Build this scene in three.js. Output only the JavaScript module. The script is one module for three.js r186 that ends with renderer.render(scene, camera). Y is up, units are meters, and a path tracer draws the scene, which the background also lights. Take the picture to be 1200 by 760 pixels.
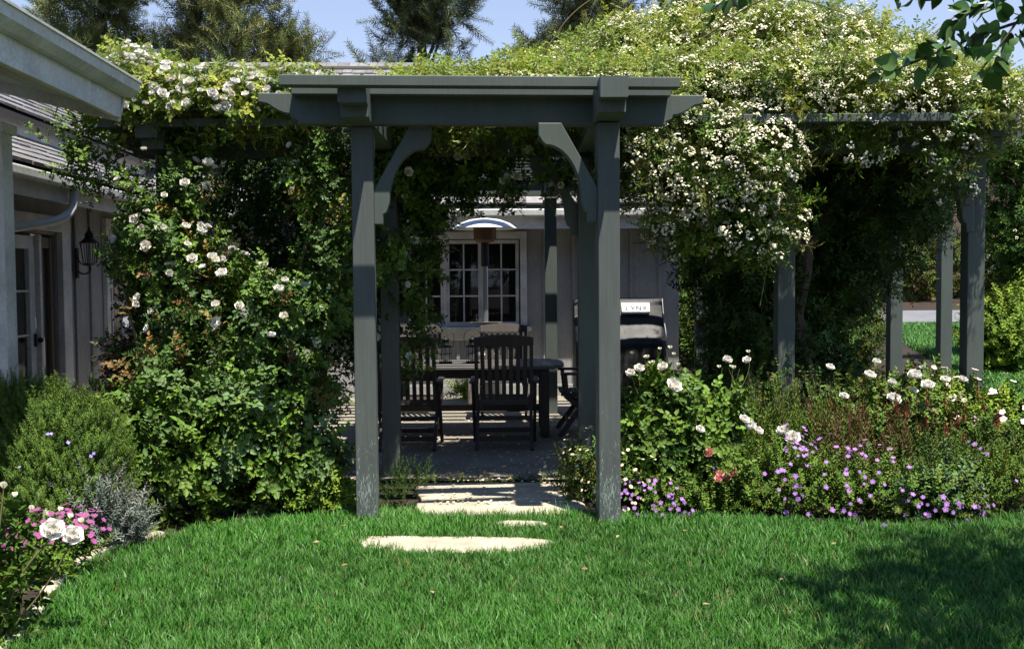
import * as THREE from 'three';
import { RoundedBoxGeometry } from 'three/addons/geometries/RoundedBoxGeometry.js';
import { mergeGeometries } from 'three/addons/utils/BufferGeometryUtils.js';

// ---------------------------------------------------------------- camera, sky, sun, exposure
const scene = new THREE.Scene();
const camera = new THREE.PerspectiveCamera(36.06, 1200 / 760, 0.1, 600);
camera.position.set(0, 1.6, 0);
camera.rotation.order = 'YXZ';
camera.rotation.set(-0.0427, 0, -0.0075);
const SUN = new THREE.Vector3(0.19, 1, 0.31).normalize();      // towards the sun: high, in front of the arbor and a little to the right
const skyTexture = (() => {
  const W = 256, H = 128, data = new Float32Array(W * H * 4);
  for (let j = 0; j < H; j++) for (let i = 0; i < W; i++) {
    const el = ((j + 0.5) / H - 0.5) * Math.PI, k = 4 * (j * W + i);
    const t = Math.max(0, Math.sin(el)), q = Math.pow(1 - t, 3.2), g = el < 0 ? 0.35 : 1;
    data[k] = g * (0.09 + 0.45 * q); data[k + 1] = g * (0.165 + 0.47 * q); data[k + 2] = g * (0.36 + 0.41 * q); data[k + 3] = 1;
  }
  const t = new THREE.DataTexture(data, W, H, THREE.RGBAFormat, THREE.FloatType);
  t.mapping = THREE.EquirectangularReflectionMapping; t.magFilter = t.minFilter = THREE.LinearFilter; t.needsUpdate = true;
  return t;
})();
scene.background = skyTexture; scene.environment = skyTexture;
const sun = new THREE.DirectionalLight(new THREE.Color().setRGB(1, 0.95, 0.84), 5);
sun.position.copy(SUN).multiplyScalar(40).add(new THREE.Vector3(0, 0, -8)); sun.target.position.set(0, 0, -8);
sun.castShadow = true; sun.shadow.mapSize.set(4096, 4096);
Object.assign(sun.shadow.camera, { left: -16, right: 16, top: 16, bottom: -16, near: 1, far: 90 });
scene.add(sun, sun.target);
const renderer = new THREE.WebGLRenderer({ antialias: true });
renderer.toneMapping = THREE.LinearToneMapping; renderer.toneMappingExposure = 1.85;
renderer.shadowMap.enabled = true;

// ---------------------------------------------------------------- helpers
const nonIndexed = (g) => g.index ? g.toNonIndexed() : g;
let seed = 12345;
const rnd = () => { seed |= 0; seed = seed + 0x6D2B79F5 | 0; let t = Math.imul(seed ^ seed >>> 15, 1 | seed); t = t + Math.imul(t ^ t >>> 7, 61 | t) ^ t; return ((t ^ t >>> 14) >>> 0) / 4294967296; };
const reseed = (n) => { seed = n; };
const rr = (a, b) => a + (b - a) * rnd();
const V = (x, y, z) => new THREE.Vector3(x, y, z);
const C = (r, g, b) => new THREE.Color().setRGB(r, g, b);
const lerp = (a, b, t) => a + (b - a) * t;
const clamp = (x, a, b) => Math.max(a, Math.min(b, x));
const hash3 = (x, y, z) => { let h = Math.imul(x, 374761393) ^ Math.imul(y, 668265263) ^ Math.imul(z, 1274126177); h = Math.imul(h ^ h >>> 13, 1274126177); return ((h ^ h >>> 16) >>> 0) / 4294967296; };
function noise(x, y, z) {
  const xi = Math.floor(x), yi = Math.floor(y), zi = Math.floor(z), f = (t) => t * t * (3 - 2 * t);
  const a = f(x - xi), b = f(y - yi), c = f(z - zi); let s = 0;
  for (let i = 0; i < 8; i++) { const dx = i & 1, dy = i >> 1 & 1, dz = i >> 2; s += hash3(xi + dx, yi + dy, zi + dz) * (dx ? a : 1 - a) * (dy ? b : 1 - b) * (dz ? c : 1 - c); }
  return s;
}
const fbm = (x, y, z, o = 4) => { let s = 0, a = 0.5, n = 0; for (let i = 0; i < o; i++) { s += a * noise(x, y, z); n += a; x = x * 2.03 + 7; y = y * 2.03 + 3; z = z * 2.03 + 11; a *= 0.5; } return s / n; };
const used = new Map();
function numbered(name) { const n = used.get(name) ?? 0; used.set(name, n + 1); return n ? `${name}_${String(n).padStart(3, '0')}` : name; }
function mesh(name, geo, mat, parent = scene) {
  const o = new THREE.Mesh(geo, mat); o.name = parent === scene ? numbered(name) : name;
  o.castShadow = o.receiveShadow = true; parent.add(o); return o;
}
function tag(o, label, category, group, kind) { if (label) o.userData.label = label; if (category) o.userData.category = category; if (group) o.userData.group = group; if (kind) o.userData.kind = kind; return o; }
function thing(name, label, category, [x, y, z] = [0, 0, 0], turn = 0, group) {
  const o = new THREE.Group(); o.name = numbered(name); o.position.set(x, y, z); o.rotation.y = turn; scene.add(o); return tag(o, label, category, group);
}
function structure(name, geo, mat, label, parent) { const o = mesh(name, geo, mat, parent); o.userData.kind = 'structure'; if (label) o.userData.label = label; return o; }
// box texture coordinates in metres, by the axis each face points along
function metric(g, off = 0) {
  if (g.index) g = g.toNonIndexed();
  const p = g.attributes.position, n = p.count, uv = new Float32Array(n * 2), a = V(), b = V(), c = V();
  for (let i = 0; i < n; i += 3) {
    a.fromBufferAttribute(p, i); b.fromBufferAttribute(p, i + 1); c.fromBufferAttribute(p, i + 2);
    const nx = (b.y - a.y) * (c.z - a.z) - (b.z - a.z) * (c.y - a.y), ny = (b.z - a.z) * (c.x - a.x) - (b.x - a.x) * (c.z - a.z), nz = (b.x - a.x) * (c.y - a.y) - (b.y - a.y) * (c.x - a.x);
    const ax = Math.abs(nx), ay = Math.abs(ny), az = Math.abs(nz);
    [a, b, c].forEach((q, k) => { const u = ax >= ay && ax >= az ? [q.z, q.y] : ay >= az ? [q.x, q.z] : [q.x, q.y]; uv[2 * (i + k)] = u[0] + off; uv[2 * (i + k) + 1] = u[1] + off * 0.37; });
  }
  g.setAttribute('uv', new THREE.BufferAttribute(uv, 2)); return g;
}
const box = (w, h, d, r = 0.006) => r > 0 ? new RoundedBoxGeometry(w, h, d, 1, Math.min(r, w / 2.2, h / 2.2, d / 2.2)) : new THREE.BoxGeometry(w, h, d);
const put = (g, x, y, z) => g.translate(x, y, z);
// a bar of section w (sideways) x h (upright) from a to b
function bar(a, b, w, h, r = 0.004) {
  const d = b.clone().sub(a), L = d.length(), g = metric(box(w, h, L, r), a.x + a.y);
  const m = new THREE.Matrix4().lookAt(V(0, 0, 0), d.clone().negate(), Math.abs(d.y) > 0.98 * L ? V(0, 0, 1) : V(0, 1, 0));
  g.applyMatrix4(m); const c = a.clone().add(b).multiplyScalar(0.5); return g.translate(c.x, c.y, c.z);
}
const tube = (pts, r, seg = 12, rad = 6) => new THREE.TubeGeometry(new THREE.CatmullRomCurve3(pts), seg, r, rad, false);
function taper(pts, r0, r1, seg = 16, rad = 7, knob = 0) {
  const curve = new THREE.CatmullRomCurve3(pts), g = new THREE.TubeGeometry(curve, seg, 1, rad, false), p = g.attributes.position, c = V(), v = V();
  for (let i = 0; i <= seg; i++) { curve.getPointAt(i / seg, c); const R = lerp(r0, r1, i / seg); for (let j = 0; j <= rad; j++) { const k = i * (rad + 1) + j; v.fromBufferAttribute(p, k).sub(c).multiplyScalar(R * (1 + knob * (noise(i * 0.7, j % rad, r0 * 90) - 0.5))).add(c); p.setXYZ(k, v.x, v.y, v.z); } }
  g.computeVertexNormals(); return g;
}
const strip = (g) => { g = g.index ? g.toNonIndexed() : g; for (const k of Object.keys(g.attributes)) if (!['position', 'normal', 'uv'].includes(k)) g.deleteAttribute(k); return g; };
const merged = (list) => mergeGeometries(list.map(strip));
// a wall panel in the xy plane with rectangular holes, thickness t behind z = 0
function panel(x0, x1, y0, y1, t, holes = []) {
  const s = new THREE.Shape(); s.moveTo(x0, y0); s.lineTo(x1, y0); s.lineTo(x1, y1); s.lineTo(x0, y1); s.closePath();
  for (const [a, b, c, d] of holes) { const h = new THREE.Path(); h.moveTo(a, c); h.lineTo(a, d); h.lineTo(b, d); h.lineTo(b, c); h.closePath(); s.holes.push(h); }
  return metric(new THREE.ExtrudeGeometry(s, { depth: t, bevelEnabled: false }).translate(0, 0, -t));
}
const extrudeXY = (pts, depth, bevel = 0.004) => {
  const s = new THREE.Shape(); pts.forEach(([x, y], i) => i ? s.lineTo(x, y) : s.moveTo(x, y)); s.closePath();
  return metric(new THREE.ExtrudeGeometry(s, { depth: depth - 2 * bevel, bevelEnabled: bevel > 0, bevelThickness: bevel, bevelSize: bevel, bevelOffset: -bevel, bevelSegments: 1 }).translate(0, 0, bevel));
};

// ---------------------------------------------------------------- textures
function texture(W, H, fn, srgb = true) {
  const data = new Uint8Array(W * H * 4);
  for (let j = 0; j < H; j++) for (let i = 0; i < W; i++) { const c = fn(i / W, j / H, i, j), k = 4 * (j * W + i); for (let q = 0; q < 3; q++) data[k + q] = clamp((Array.isArray(c) ? c[q] : c) * 255, 0, 255); data[k + 3] = 255; }
  const t = new THREE.DataTexture(data, W, H, THREE.RGBAFormat); t.wrapS = t.wrapT = THREE.RepeatWrapping; t.magFilter = THREE.LinearFilter; t.minFilter = THREE.LinearMipmapLinearFilter; t.generateMipmaps = true;
  if (srgb) t.colorSpace = THREE.SRGBColorSpace; t.needsUpdate = true; return t;
}
// periodic noise: blend of two shifted copies
const tile = (f, u, v) => { const a = f(u, v), b = f(u - 1, v), c = f(u, v - 1), d = f(u - 1, v - 1); return (a * (1 - u) + b * u) * (1 - v) + (c * (1 - u) + d * u) * v; };
const rep = (t, u, v = u) => { const k = t.clone(); k.repeat.set(u, v); k.needsUpdate = true; return k; };
const grainV = texture(256, 512, (u, v) => 0.86 + 0.28 * (tile((a, b) => fbm(a * 60, b * 5, 1, 4), u, v) - 0.5) + 0.2 * (tile((a, b) => fbm(a * 7, b * 3, 5, 3), u, v) - 0.5));
const grainB = texture(256, 512, (u, v) => tile((a, b) => fbm(a * 60, b * 5, 1, 4), u, v), false);
const mottled = texture(512, 512, (u, v) => 0.82 + 0.35 * (tile((a, b) => fbm(a * 8, b * 8, 2, 6), u, v) - 0.5) + 0.16 * (tile((a, b) => fbm(a * 90, b * 90, 9, 2), u, v) - 0.5));
const gritty = texture(512, 512, (u, v) => tile((a, b) => fbm(a * 110, b * 110, 4, 3), u, v) * 0.7 + 0.3 * tile((a, b) => fbm(a * 12, b * 12, 8, 4), u, v), false);
const soilMap = texture(512, 512, (u, v) => { const n = tile((a, b) => fbm(a * 40, b * 40, 3, 4), u, v), m = tile((a, b) => fbm(a * 5, b * 5, 6, 3), u, v); const k = 0.55 + 0.9 * (n - 0.5) + 0.35 * (m - 0.5); return [k * 0.62, k * 0.5, k * 0.38]; });

const std = (color, roughness = 0.8, o = {}) => new THREE.MeshStandardMaterial({ color, roughness, ...o });
const paintMap = texture(512, 1024, (u, v) => {                // painted timber: faint grain, chips of bare grey wood
  const grain = 0.9 + 0.12 * (tile((a, b) => fbm(a * 70, b * 8, 1, 3), u, v) - 0.5) + 0.12 * (tile((a, b) => fbm(a * 6, b * 6, 3, 3), u, v) - 0.5);
  return [grain, grain, grain];
});
const wornMap = texture(512, 1024, (u, v) => {                  // painted post, the paint flaked off near the foot in upright streaks and scratches
  const grain = 0.9 + 0.14 * (fbm(u * 60, v * 14, 1, 3) - 0.5) + 0.12 * (fbm(u * 5, v * 12, 3, 3) - 0.5), low = clamp((0.3 - v) / 0.22, 0, 1);
  const chip = fbm(u * 110, v * 150, 7, 3) * 0.62 + 0.38 * fbm(u * 9, v * 22, 2, 3), on = chip > 0.79 - 0.19 * low;
  return on ? [0.98, 1, 0.99] : [grain * 0.66, grain * 0.66, grain * 0.66];
});
const M = {
  paint: std(C(0.1, 0.124, 0.11), 0.62, { map: paintMap, bumpMap: rep(grainB, 3, 1), bumpScale: 0.0015 }),
  worn: std(C(0.27, 0.312, 0.29), 0.66, { map: wornMap, bumpMap: rep(grainB, 1, 2), bumpScale: 0.0015 }),
  siding: std(C(0.42, 0.42, 0.41), 0.75, { map: rep(mottled, 0.6, 0.25), bumpMap: rep(grainB, 3, 0.6), bumpScale: 0.001 }),
  trim: std(C(0.88, 0.87, 0.83), 0.6, { map: rep(mottled, 0.7, 0.7), bumpMap: rep(grainB, 2, 0.5), bumpScale: 0.0008 }),
  gutter: std(C(0.8, 0.8, 0.76), 0.45, { map: rep(mottled, 0.5, 0.5) }),
  soffit: std(C(0.7, 0.69, 0.65), 0.8, { map: rep(grainV, 2, 0.5) }),
  shingle: std(C(1, 1, 1), 0.88, { vertexColors: true, map: rep(grainV, 2, 2), bumpMap: rep(grainB, 4, 2), bumpScale: 0.003 }),
  roofdeck: std(C(0.12, 0.11, 0.1), 0.9),
  teak: std(C(0.075, 0.06, 0.052), 0.62, { map: rep(grainV, 4, 1.5), bumpMap: rep(grainB, 4, 1.5), bumpScale: 0.0015 }),
  teakgrey: std(C(0.17, 0.155, 0.145), 0.6, { map: rep(grainV, 1.5, 4), bumpMap: rep(grainB, 1.5, 4), bumpScale: 0.0015 }),
  iron: std(C(0.018, 0.017, 0.017), 0.5, { metalness: 0.5 }),
  black: std(C(0.02, 0.02, 0.021), 0.6),
  glass: new THREE.MeshPhysicalMaterial({ color: 0xffffff, roughness: 0.02, transmission: 1, thickness: 0, ior: 1.5 }),
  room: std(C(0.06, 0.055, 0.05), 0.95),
  limestone: std(C(0.68, 0.6, 0.46), 0.85, { map: rep(mottled, 0.9, 0.9), bumpMap: rep(gritty, 1.3, 1.3), bumpScale: 0.006 }),
  patio: std(C(0.38, 0.335, 0.27), 0.9, { map: rep(mottled, 0.45, 0.45), bumpMap: rep(gritty, 1, 1), bumpScale: 0.006 }),
  soil: std(C(0.34, 0.33, 0.32), 0.95, { map: rep(soilMap, 1, 1), bumpMap: rep(gritty, 1.2, 1.2), bumpScale: 0.03 }),
  turf: std(C(0.04, 0.07, 0.015), 0.95, { map: rep(mottled, 0.8, 0.8), bumpMap: rep(gritty, 2, 2), bumpScale: 0.02 }),
  asphalt: std(C(0.26, 0.26, 0.27), 0.9, { map: rep(mottled, 0.2, 0.2) }),
  leaf: new THREE.MeshPhysicalMaterial({ color: 0xffffff, roughness: 0.5, specularIntensity: 0.45, vertexColors: true }),
  leafYoungSunlit: new THREE.MeshPhysicalMaterial({ color: 0xffffff, roughness: 0.97, vertexColors: true, transmission: 0.4, thickness: 0 }),
  leafMatt: new THREE.MeshPhysicalMaterial({ color: 0xffffff, roughness: 0.7, specularIntensity: 0.35, vertexColors: true }),
  grass: new THREE.MeshPhysicalMaterial({ color: 0xffffff, roughness: 0.45, specularIntensity: 0.5, vertexColors: true }),
  petal: std(C(0.88, 0.86, 0.8), 0.8, { vertexColors: true }),
  bark: std(C(0.13, 0.1, 0.08), 0.9, { map: rep(grainV, 3, 4), bumpMap: rep(grainB, 3, 4), bumpScale: 0.012 }),
  cane: std(C(0.16, 0.13, 0.06), 0.8),
  copper: std(C(0.16, 0.09, 0.055), 0.5, { metalness: 0.6 }),
  steel: std(C(0.45, 0.45, 0.45), 0.35, { metalness: 0.8 }),
  white: std(C(0.78, 0.78, 0.78), 0.4),
  cover: std(C(0.04, 0.04, 0.043), 0.55, { map: rep(mottled, 2, 2), bumpMap: rep(gritty, 2, 2), bumpScale: 0.004 }),
};
console.log('materials');

// ---------------------------------------------------------------- leaf, twig, bloom and grass geometries
// A builder of small faces with vertex colours.
class Faces {
  constructor() { this.p = []; this.c = []; this.i = []; }
  v(x, y, z, c) { this.p.push(x, y, z); this.c.push(c[0], c[1], c[2]); return this.p.length / 3 - 1; }
  tri(a, b, c) { this.i.push(a, b, c); }
  // leaf of length L and width W from point o along direction d, its face towards n, folded along the midrib and drooping
  leaf(o, d, n, L, W, c = [1, 1, 1], fold = 0.18, droop = 0.2) {
    d = d.clone().normalize(); const s = V().crossVectors(d, n).normalize(), u = V().crossVectors(s, d).normalize();
    const P = (t, w, h) => { const q = o.clone().addScaledVector(d, t * L).addScaledVector(s, w * W).addScaledVector(u, h * W - droop * t * t * L); return this.v(q.x, q.y, q.z, c); };
    const a = P(0, 0, 0), m = P(0.48, 0, -fold), e = P(1, 0, 0), l = P(0.42, 0.5, fold), r = P(0.42, -0.5, fold), l2 = P(0.76, 0.33, fold * 0.7), r2 = P(0.76, -0.33, fold * 0.7);
    this.tri(a, l, m); this.tri(a, m, r); this.tri(l, l2, m); this.tri(m, r2, r); this.tri(l2, e, m); this.tri(m, e, r2);
  }
  small(o, d, n, L, W, c = [1, 1, 1], droop = 0.15) {           // four corners only
    d = d.clone().normalize(); const s = V().crossVectors(d, n).normalize(), u = V().crossVectors(s, d).normalize();
    const P = (t, w, h) => { const q = o.clone().addScaledVector(d, t * L).addScaledVector(s, w * W).addScaledVector(u, h * W - droop * t * t * L); return this.v(q.x, q.y, q.z, c); };
    const a = P(0, 0, 0), l = P(0.45, 0.5, 0.12), r = P(0.45, -0.5, 0.12), e = P(1, 0, 0); this.tri(a, l, e); this.tri(a, e, r);
  }
  stem(a, b, r, c) {                                             // three-sided stick
    const d = b.clone().sub(a).normalize(), s = V().crossVectors(d, Math.abs(d.y) > 0.9 ? V(1, 0, 0) : V(0, 1, 0)).normalize(), u = V().crossVectors(s, d), k = [];
    for (const [q, R] of [[a, r], [b, r * 0.7]]) for (let i = 0; i < 3; i++) { const w = i * 2.094, p = q.clone().addScaledVector(s, R * Math.cos(w)).addScaledVector(u, R * Math.sin(w)); k.push(this.v(p.x, p.y, p.z, c)); }
    for (let i = 0; i < 3; i++) { const j = (i + 1) % 3; this.tri(k[i], k[j], k[3 + i]); this.tri(k[j], k[3 + j], k[3 + i]); }
  }
  build() { const g = new THREE.BufferGeometry(); g.setAttribute('position', new THREE.Float32BufferAttribute(this.p, 3)); g.setAttribute('color', new THREE.Float32BufferAttribute(this.c, 3)); g.setIndex(this.i); g.computeVertexNormals(); return g; }
}
const dir = () => { const z = rr(-1, 1), a = rr(0, Math.PI * 2), s = Math.sqrt(1 - z * z); return V(s * Math.cos(a), z, s * Math.sin(a)); };
const shade = (k) => { const t = rr(1 - k, 1 + k); return [t * rr(0.95, 1.05), t, t * rr(0.85, 1.15)]; };
// twig of compound rose leaves, growing along +y
function roseTwig(len, leaves, leaflets, L, W, spread = 0.9) {
  const f = new Faces(), stemC = [1.3, 0.8, 0.7]; let p = V(0, 0, 0), d = V(rr(-0.15, 0.15), 1, rr(-0.15, 0.15)).normalize(); const nodes = [[p.clone(), d.clone()]];
  for (let i = 0; i < 4; i++) { const q = p.clone().addScaledVector(d, len / 4); f.stem(p, q, 0.0035 - i * 0.0006, stemC); p = q; d.add(V(rr(-0.2, 0.2), -0.06, rr(-0.2, 0.2))).normalize(); nodes.push([p.clone(), d.clone()]); }
  for (let k = 0; k < leaves; k++) {
    const t = (k + 0.5) / leaves * 4, i = Math.min(3, Math.floor(t)), o = nodes[i][0].clone().lerp(nodes[i + 1][0], t - i), a = k * 2.4 + rr(-0.5, 0.5);
    const out = V(Math.cos(a), rr(0.05, 0.6), Math.sin(a)).multiplyScalar(spread).addScaledVector(nodes[i][1], 0.45).normalize(); let q = o.clone(); const c = shade(0.18), pairs = (leaflets - 1) / 2, RL = L * (pairs * 0.62 + 0.35);
    const up = V(0, 1, 0).addScaledVector(out, -0.3).add(dir().multiplyScalar(0.35)).normalize(), side = V().crossVectors(out, up).normalize();
    f.stem(o, o.clone().addScaledVector(out, RL), 0.0016, stemC);
    for (let m = 0; m < pairs; m++) { q = o.clone().addScaledVector(out, RL * (0.4 + 0.6 * m / pairs)); for (const s of [-1, 1]) f.leaf(q, side.clone().multiplyScalar(s).addScaledVector(out, 0.55).addScaledVector(up, rr(-0.1, 0.25)), up.clone().add(dir().multiplyScalar(0.25)), L * rr(0.75, 1) * (0.8 + 0.2 * m / pairs), W * rr(0.85, 1.1), c); }
    f.leaf(o.clone().addScaledVector(out, RL), out, up.clone().add(dir().multiplyScalar(0.2)), L * rr(0.95, 1.15), W, c);
  }
  return f.build();
}
// twig of simple leaves
function leafTwig(len, n, L, W, o = {}) {
  const f = new Faces(), sc = o.stem ?? [1.2, 0.75, 0.6]; let p = V(0, 0, 0), d = V(rr(-0.1, 0.1), 1, rr(-0.1, 0.1)).normalize(); const nodes = [p.clone()];
  for (let i = 0; i < 3; i++) { const q = p.clone().addScaledVector(d, len / 3); f.stem(p, q, o.r ?? 0.002, sc); p = q; d.add(V(rr(-0.15, 0.15), 0, rr(-0.15, 0.15))).normalize(); nodes.push(p.clone()); }
  for (let k = 0; k < n; k++) {
    const t = (k + 0.3) / n * 3, i = Math.min(2, Math.floor(t)), q = nodes[i].clone().lerp(nodes[i + 1], t - i), a = k * 2.4 + rr(-0.6, 0.6), out = V(Math.cos(a), o.rise ?? rr(0.2, 0.9), Math.sin(a)).normalize(), s = (1 - (o.thin ?? 0.4) * k / n) * rr(0.8, 1.15);
    (o.small ? f.small : f.leaf).call(f, q, out, V(0, 1, 0).addScaledVector(out, -0.4).add(dir().multiplyScalar(0.4)), L * s, W * s, shade(0.2), o.small ? o.droop ?? 0.15 : o.fold ?? 0.15, o.droop ?? 0.2);
  }
  return f.build();
}
// tuft of upright blades
function bladeTuft(n, R, h0, h1, w, lean = 0.35) {
  const f = new Faces();
  for (let k = 0; k < n; k++) {
    const a = rr(0, 6.283), r = R * Math.sqrt(rnd()), x = r * Math.cos(a), z = r * Math.sin(a), h = rr(h0, h1), b = rr(0, 6.283), l = lean * rr(0.2, 1) * h, c = shade(0.22), fx = Math.cos(b + 1.57 + rr(-0.6, 0.6)) * w / 2, fz = Math.sin(b + 1.57) * w / 2, dx = Math.cos(b) * l, dz = Math.sin(b) * l;
    const p = (t, s) => f.v(x + dx * t * t + fx * s, h * t * (1 - 0.18 * t), z + dz * t * t + fz * s, c);
    const q = [p(0, 1), p(0, -1), p(0.5, 0.85), p(0.5, -0.85), p(1, 0)]; f.tri(q[0], q[1], q[3]); f.tri(q[0], q[3], q[2]); f.tri(q[2], q[3], q[4]);
  }
  return f.build();
}
// double bloom facing +y: rings of cupped petals
function bloomGeo(R, rings, cup = 0.6, tint = [1, 1, 1], core = [1, 0.93, 0.68]) {
  const f = new Faces();
  rings.forEach(([n, reach, lift, tilt], ri) => {
    for (let k = 0; k < n; k++) {
      const a = (k + ri * 0.43) / n * 6.283 + rr(-0.15, 0.15), r0 = R * 0.1, L = R * reach * rr(0.9, 1.1), w = R * 1.25 * reach * Math.sin(Math.PI / n) * 1.25, t0 = tilt * rr(0.85, 1.15), kk = ri / rings.length, c = tint.map((x, q) => lerp(x, core[q], kk * kk) * rr(0.94, 1.02));
      const P = (t, s) => { const el = t0 + cup * (t - 0.3) * 0.9, rad = r0 + L * t * Math.cos(el), y = lift * R + L * t * Math.sin(el) + Math.abs(s) * 0.1 * R * t, ww = w * s * (t < 0.1 ? 0.35 : t < 0.9 ? 1 : 0.72); return f.v(rad * Math.cos(a) - ww * Math.sin(a), y, rad * Math.sin(a) + ww * Math.cos(a), c); };
      const g = [0, 0.55, 1].map((t) => [-1, 0, 1].map((s) => P(t, s)));
      for (let i = 0; i < 2; i++) for (let j = 0; j < 2; j++) { f.tri(g[i][j], g[i + 1][j], g[i + 1][j + 1]); f.tri(g[i][j], g[i + 1][j + 1], g[i][j + 1]); }
    }
  });
  return f.build();
}
const simpleFlower = (R, n, tint, mid) => { const f = new Faces(); for (let k = 0; k < n; k++) { const a = k / n * 6.283; f.leaf(V(0, 0, 0), V(Math.cos(a), 0.25, Math.sin(a)), V(0, 1, 0), R, R * 1.0, tint.map((x) => x * rr(0.9, 1.1)), -0.08, 0.1); } f.leaf(V(-R * 0.18, R * 0.1, 0), V(1, 0, 0), V(0, 1, 0), R * 0.36, R * 0.4, mid, 0, 0); return f.build(); };
// cluster of tiny double flowers
function umbel(n, R, r, tint, core) {
  const f = new Faces();
  for (let k = 0; k < n; k++) {
    const o = dir().multiplyScalar(R * Math.cbrt(rnd())); o.y = Math.abs(o.y) * 0.7; const nn = V(o.x * 8, 0.6, o.z * 8).normalize().add(dir().multiplyScalar(0.4)).normalize(), s = V().crossVectors(nn, V(0.3, 0.2, 1)).normalize(), u = V().crossVectors(s, nn), rad = r * rr(0.7, 1.15);
    const c0 = f.v(o.x + nn.x * rad * 0.55, o.y + nn.y * rad * 0.55, o.z + nn.z * rad * 0.55, core), ring = [];
    for (let i = 0; i < 8; i++) { const a = i / 8 * 6.283, q = o.clone().addScaledVector(s, Math.cos(a) * rad * rr(0.8, 1.1)).addScaledVector(u, Math.sin(a) * rad * rr(0.8, 1.1)).addScaledVector(nn, i & 1 ? 0.25 * rad : 0); ring.push(f.v(q.x, q.y, q.z, tint.map((x) => x * rr(0.92, 1.04)))); }
    for (let i = 0; i < 8; i++) f.tri(c0, ring[i], ring[(i + 1) % 8]);
  }
  return f.build();
}
reseed(77);
const T = {
  rose: [0, 1, 2].map(() => roseTwig(0.24, 8, 5, 0.037, 0.024)),
  roseBig: [0, 1, 2].map(() => roseTwig(0.22, 7, 5, 0.05, 0.034)),
  banksia: [0, 1, 2].map(() => roseTwig(0.28, 9, 5, 0.042, 0.017, 0.8)),
  shrub: [0, 1].map(() => leafTwig(0.22, 18, 0.05, 0.028)),
  needle: [0, 1].map(() => leafTwig(0.28, 56, 0.03, 0.008, { small: true, rise: 0.7, thin: 0.3 })),
  silver: [0, 1].map(() => leafTwig(0.2, 30, 0.045, 0.008, { small: true, rise: 0.8 })),
  ferny: [0, 1, 2].map(() => leafTwig(0.2, 22, 0.04, 0.02, { rise: 0.5 })),
  spike: [0, 1].map(() => leafTwig(0.34, 26, 0.06, 0.012, { small: true, rise: 1.2 })),
  tree: [0, 1, 2].map(() => leafTwig(0.4, 14, 0.085, 0.05, { r: 0.004, rise: 0.3 })),
  pine: [0, 1, 2].map(() => leafTwig(0.9, 70, 0.22, 0.022, { small: true, rise: 0.9, r: 0.012, droop: 0.3 })),
  far: [0, 1].map(() => leafTwig(0.7, 34, 0.13, 0.09, { small: true, r: 0.008, rise: 0.4 })),
};
const bloomW = [0, 1, 2].map((k) => bloomGeo(0.04, [[6, 1, 0, 0.25], [6, 0.85, 0.08, 0.7], [5, 0.62, 0.14, 1.05], [4, 0.4, 0.18, 1.3]], 0.5 + 0.15 * k));
const bloomBig = [0, 1].map((k) => bloomGeo(0.06, [[6, 1, 0, 0.2], [6, 0.9, 0.06, 0.6], [6, 0.7, 0.12, 0.95], [5, 0.5, 0.16, 1.2], [4, 0.3, 0.2, 1.35]], 0.5 + 0.2 * k, [1, 1, 1], [1, 0.94, 0.78]));
const bloomPale = bloomGeo(0.045, [[6, 1, 0, 0.25], [6, 0.8, 0.08, 0.75], [5, 0.55, 0.14, 1.1]], 0.6, [0.75, 0.5, 0.48], [0.75, 0.55, 0.45]), bloomPink = bloomGeo(0.045, [[6, 1, 0, 0.25], [6, 0.8, 0.08, 0.75], [5, 0.55, 0.14, 1.1]], 0.6, [0.95, 0.5, 0.5], [0.95, 0.55, 0.45]);
const budGeo = bloomGeo(0.016, [[5, 1.3, 0, 1.2], [4, 1.1, 0.1, 1.35]], 0.2, [1, 0.98, 0.85]);
const umbelW = [0, 1].map(() => umbel(7, 0.05, 0.017, [1, 1, 0.98], [1, 0.97, 0.7]));
console.log('twigs');

// ---------------------------------------------------------------- scattering through blobs
// blob: [x, height, distance in front of the camera origin, rx, ry, rz]; things stand at z = -distance
const inBlob = (b, x, y, d, s = 1) => ((x - b[0]) / (b[3] * s)) ** 2 + ((y - b[1]) / (b[4] * s)) ** 2 + ((d - b[2]) / (b[5] * s)) ** 2 < 1;
function instanced(name, geos, mat, parent, items) {
  geos.forEach((g, gi) => {
    const list = items.filter((_, i) => i % geos.length === gi); if (!list.length) return;
    const o = new THREE.InstancedMesh(g, mat, list.length); o.name = parent === scene ? numbered(name) : name; o.castShadow = o.receiveShadow = true; o.userData.kind = 'stuff';
    list.forEach((it, i) => { o.setMatrixAt(i, it.m); o.setColorAt(i, it.c); }); o.instanceMatrix.needsUpdate = true; parent.add(o);
  });
}
const quat = (d, roll) => new THREE.Quaternion().setFromUnitVectors(V(0, 1, 0), d).multiply(new THREE.Quaternion().setFromAxisAngle(V(0, 1, 0), roll));
function pick(cols) { const [a, b] = [cols[Math.floor(rnd() * cols.length)], cols[Math.floor(rnd() * cols.length)]], t = rnd(), k = rr(0.8, 1.2); return C(lerp(a[0], b[0], t) * k, lerp(a[1], b[1], t) * k, lerp(a[2], b[2], t) * k); }
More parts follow.
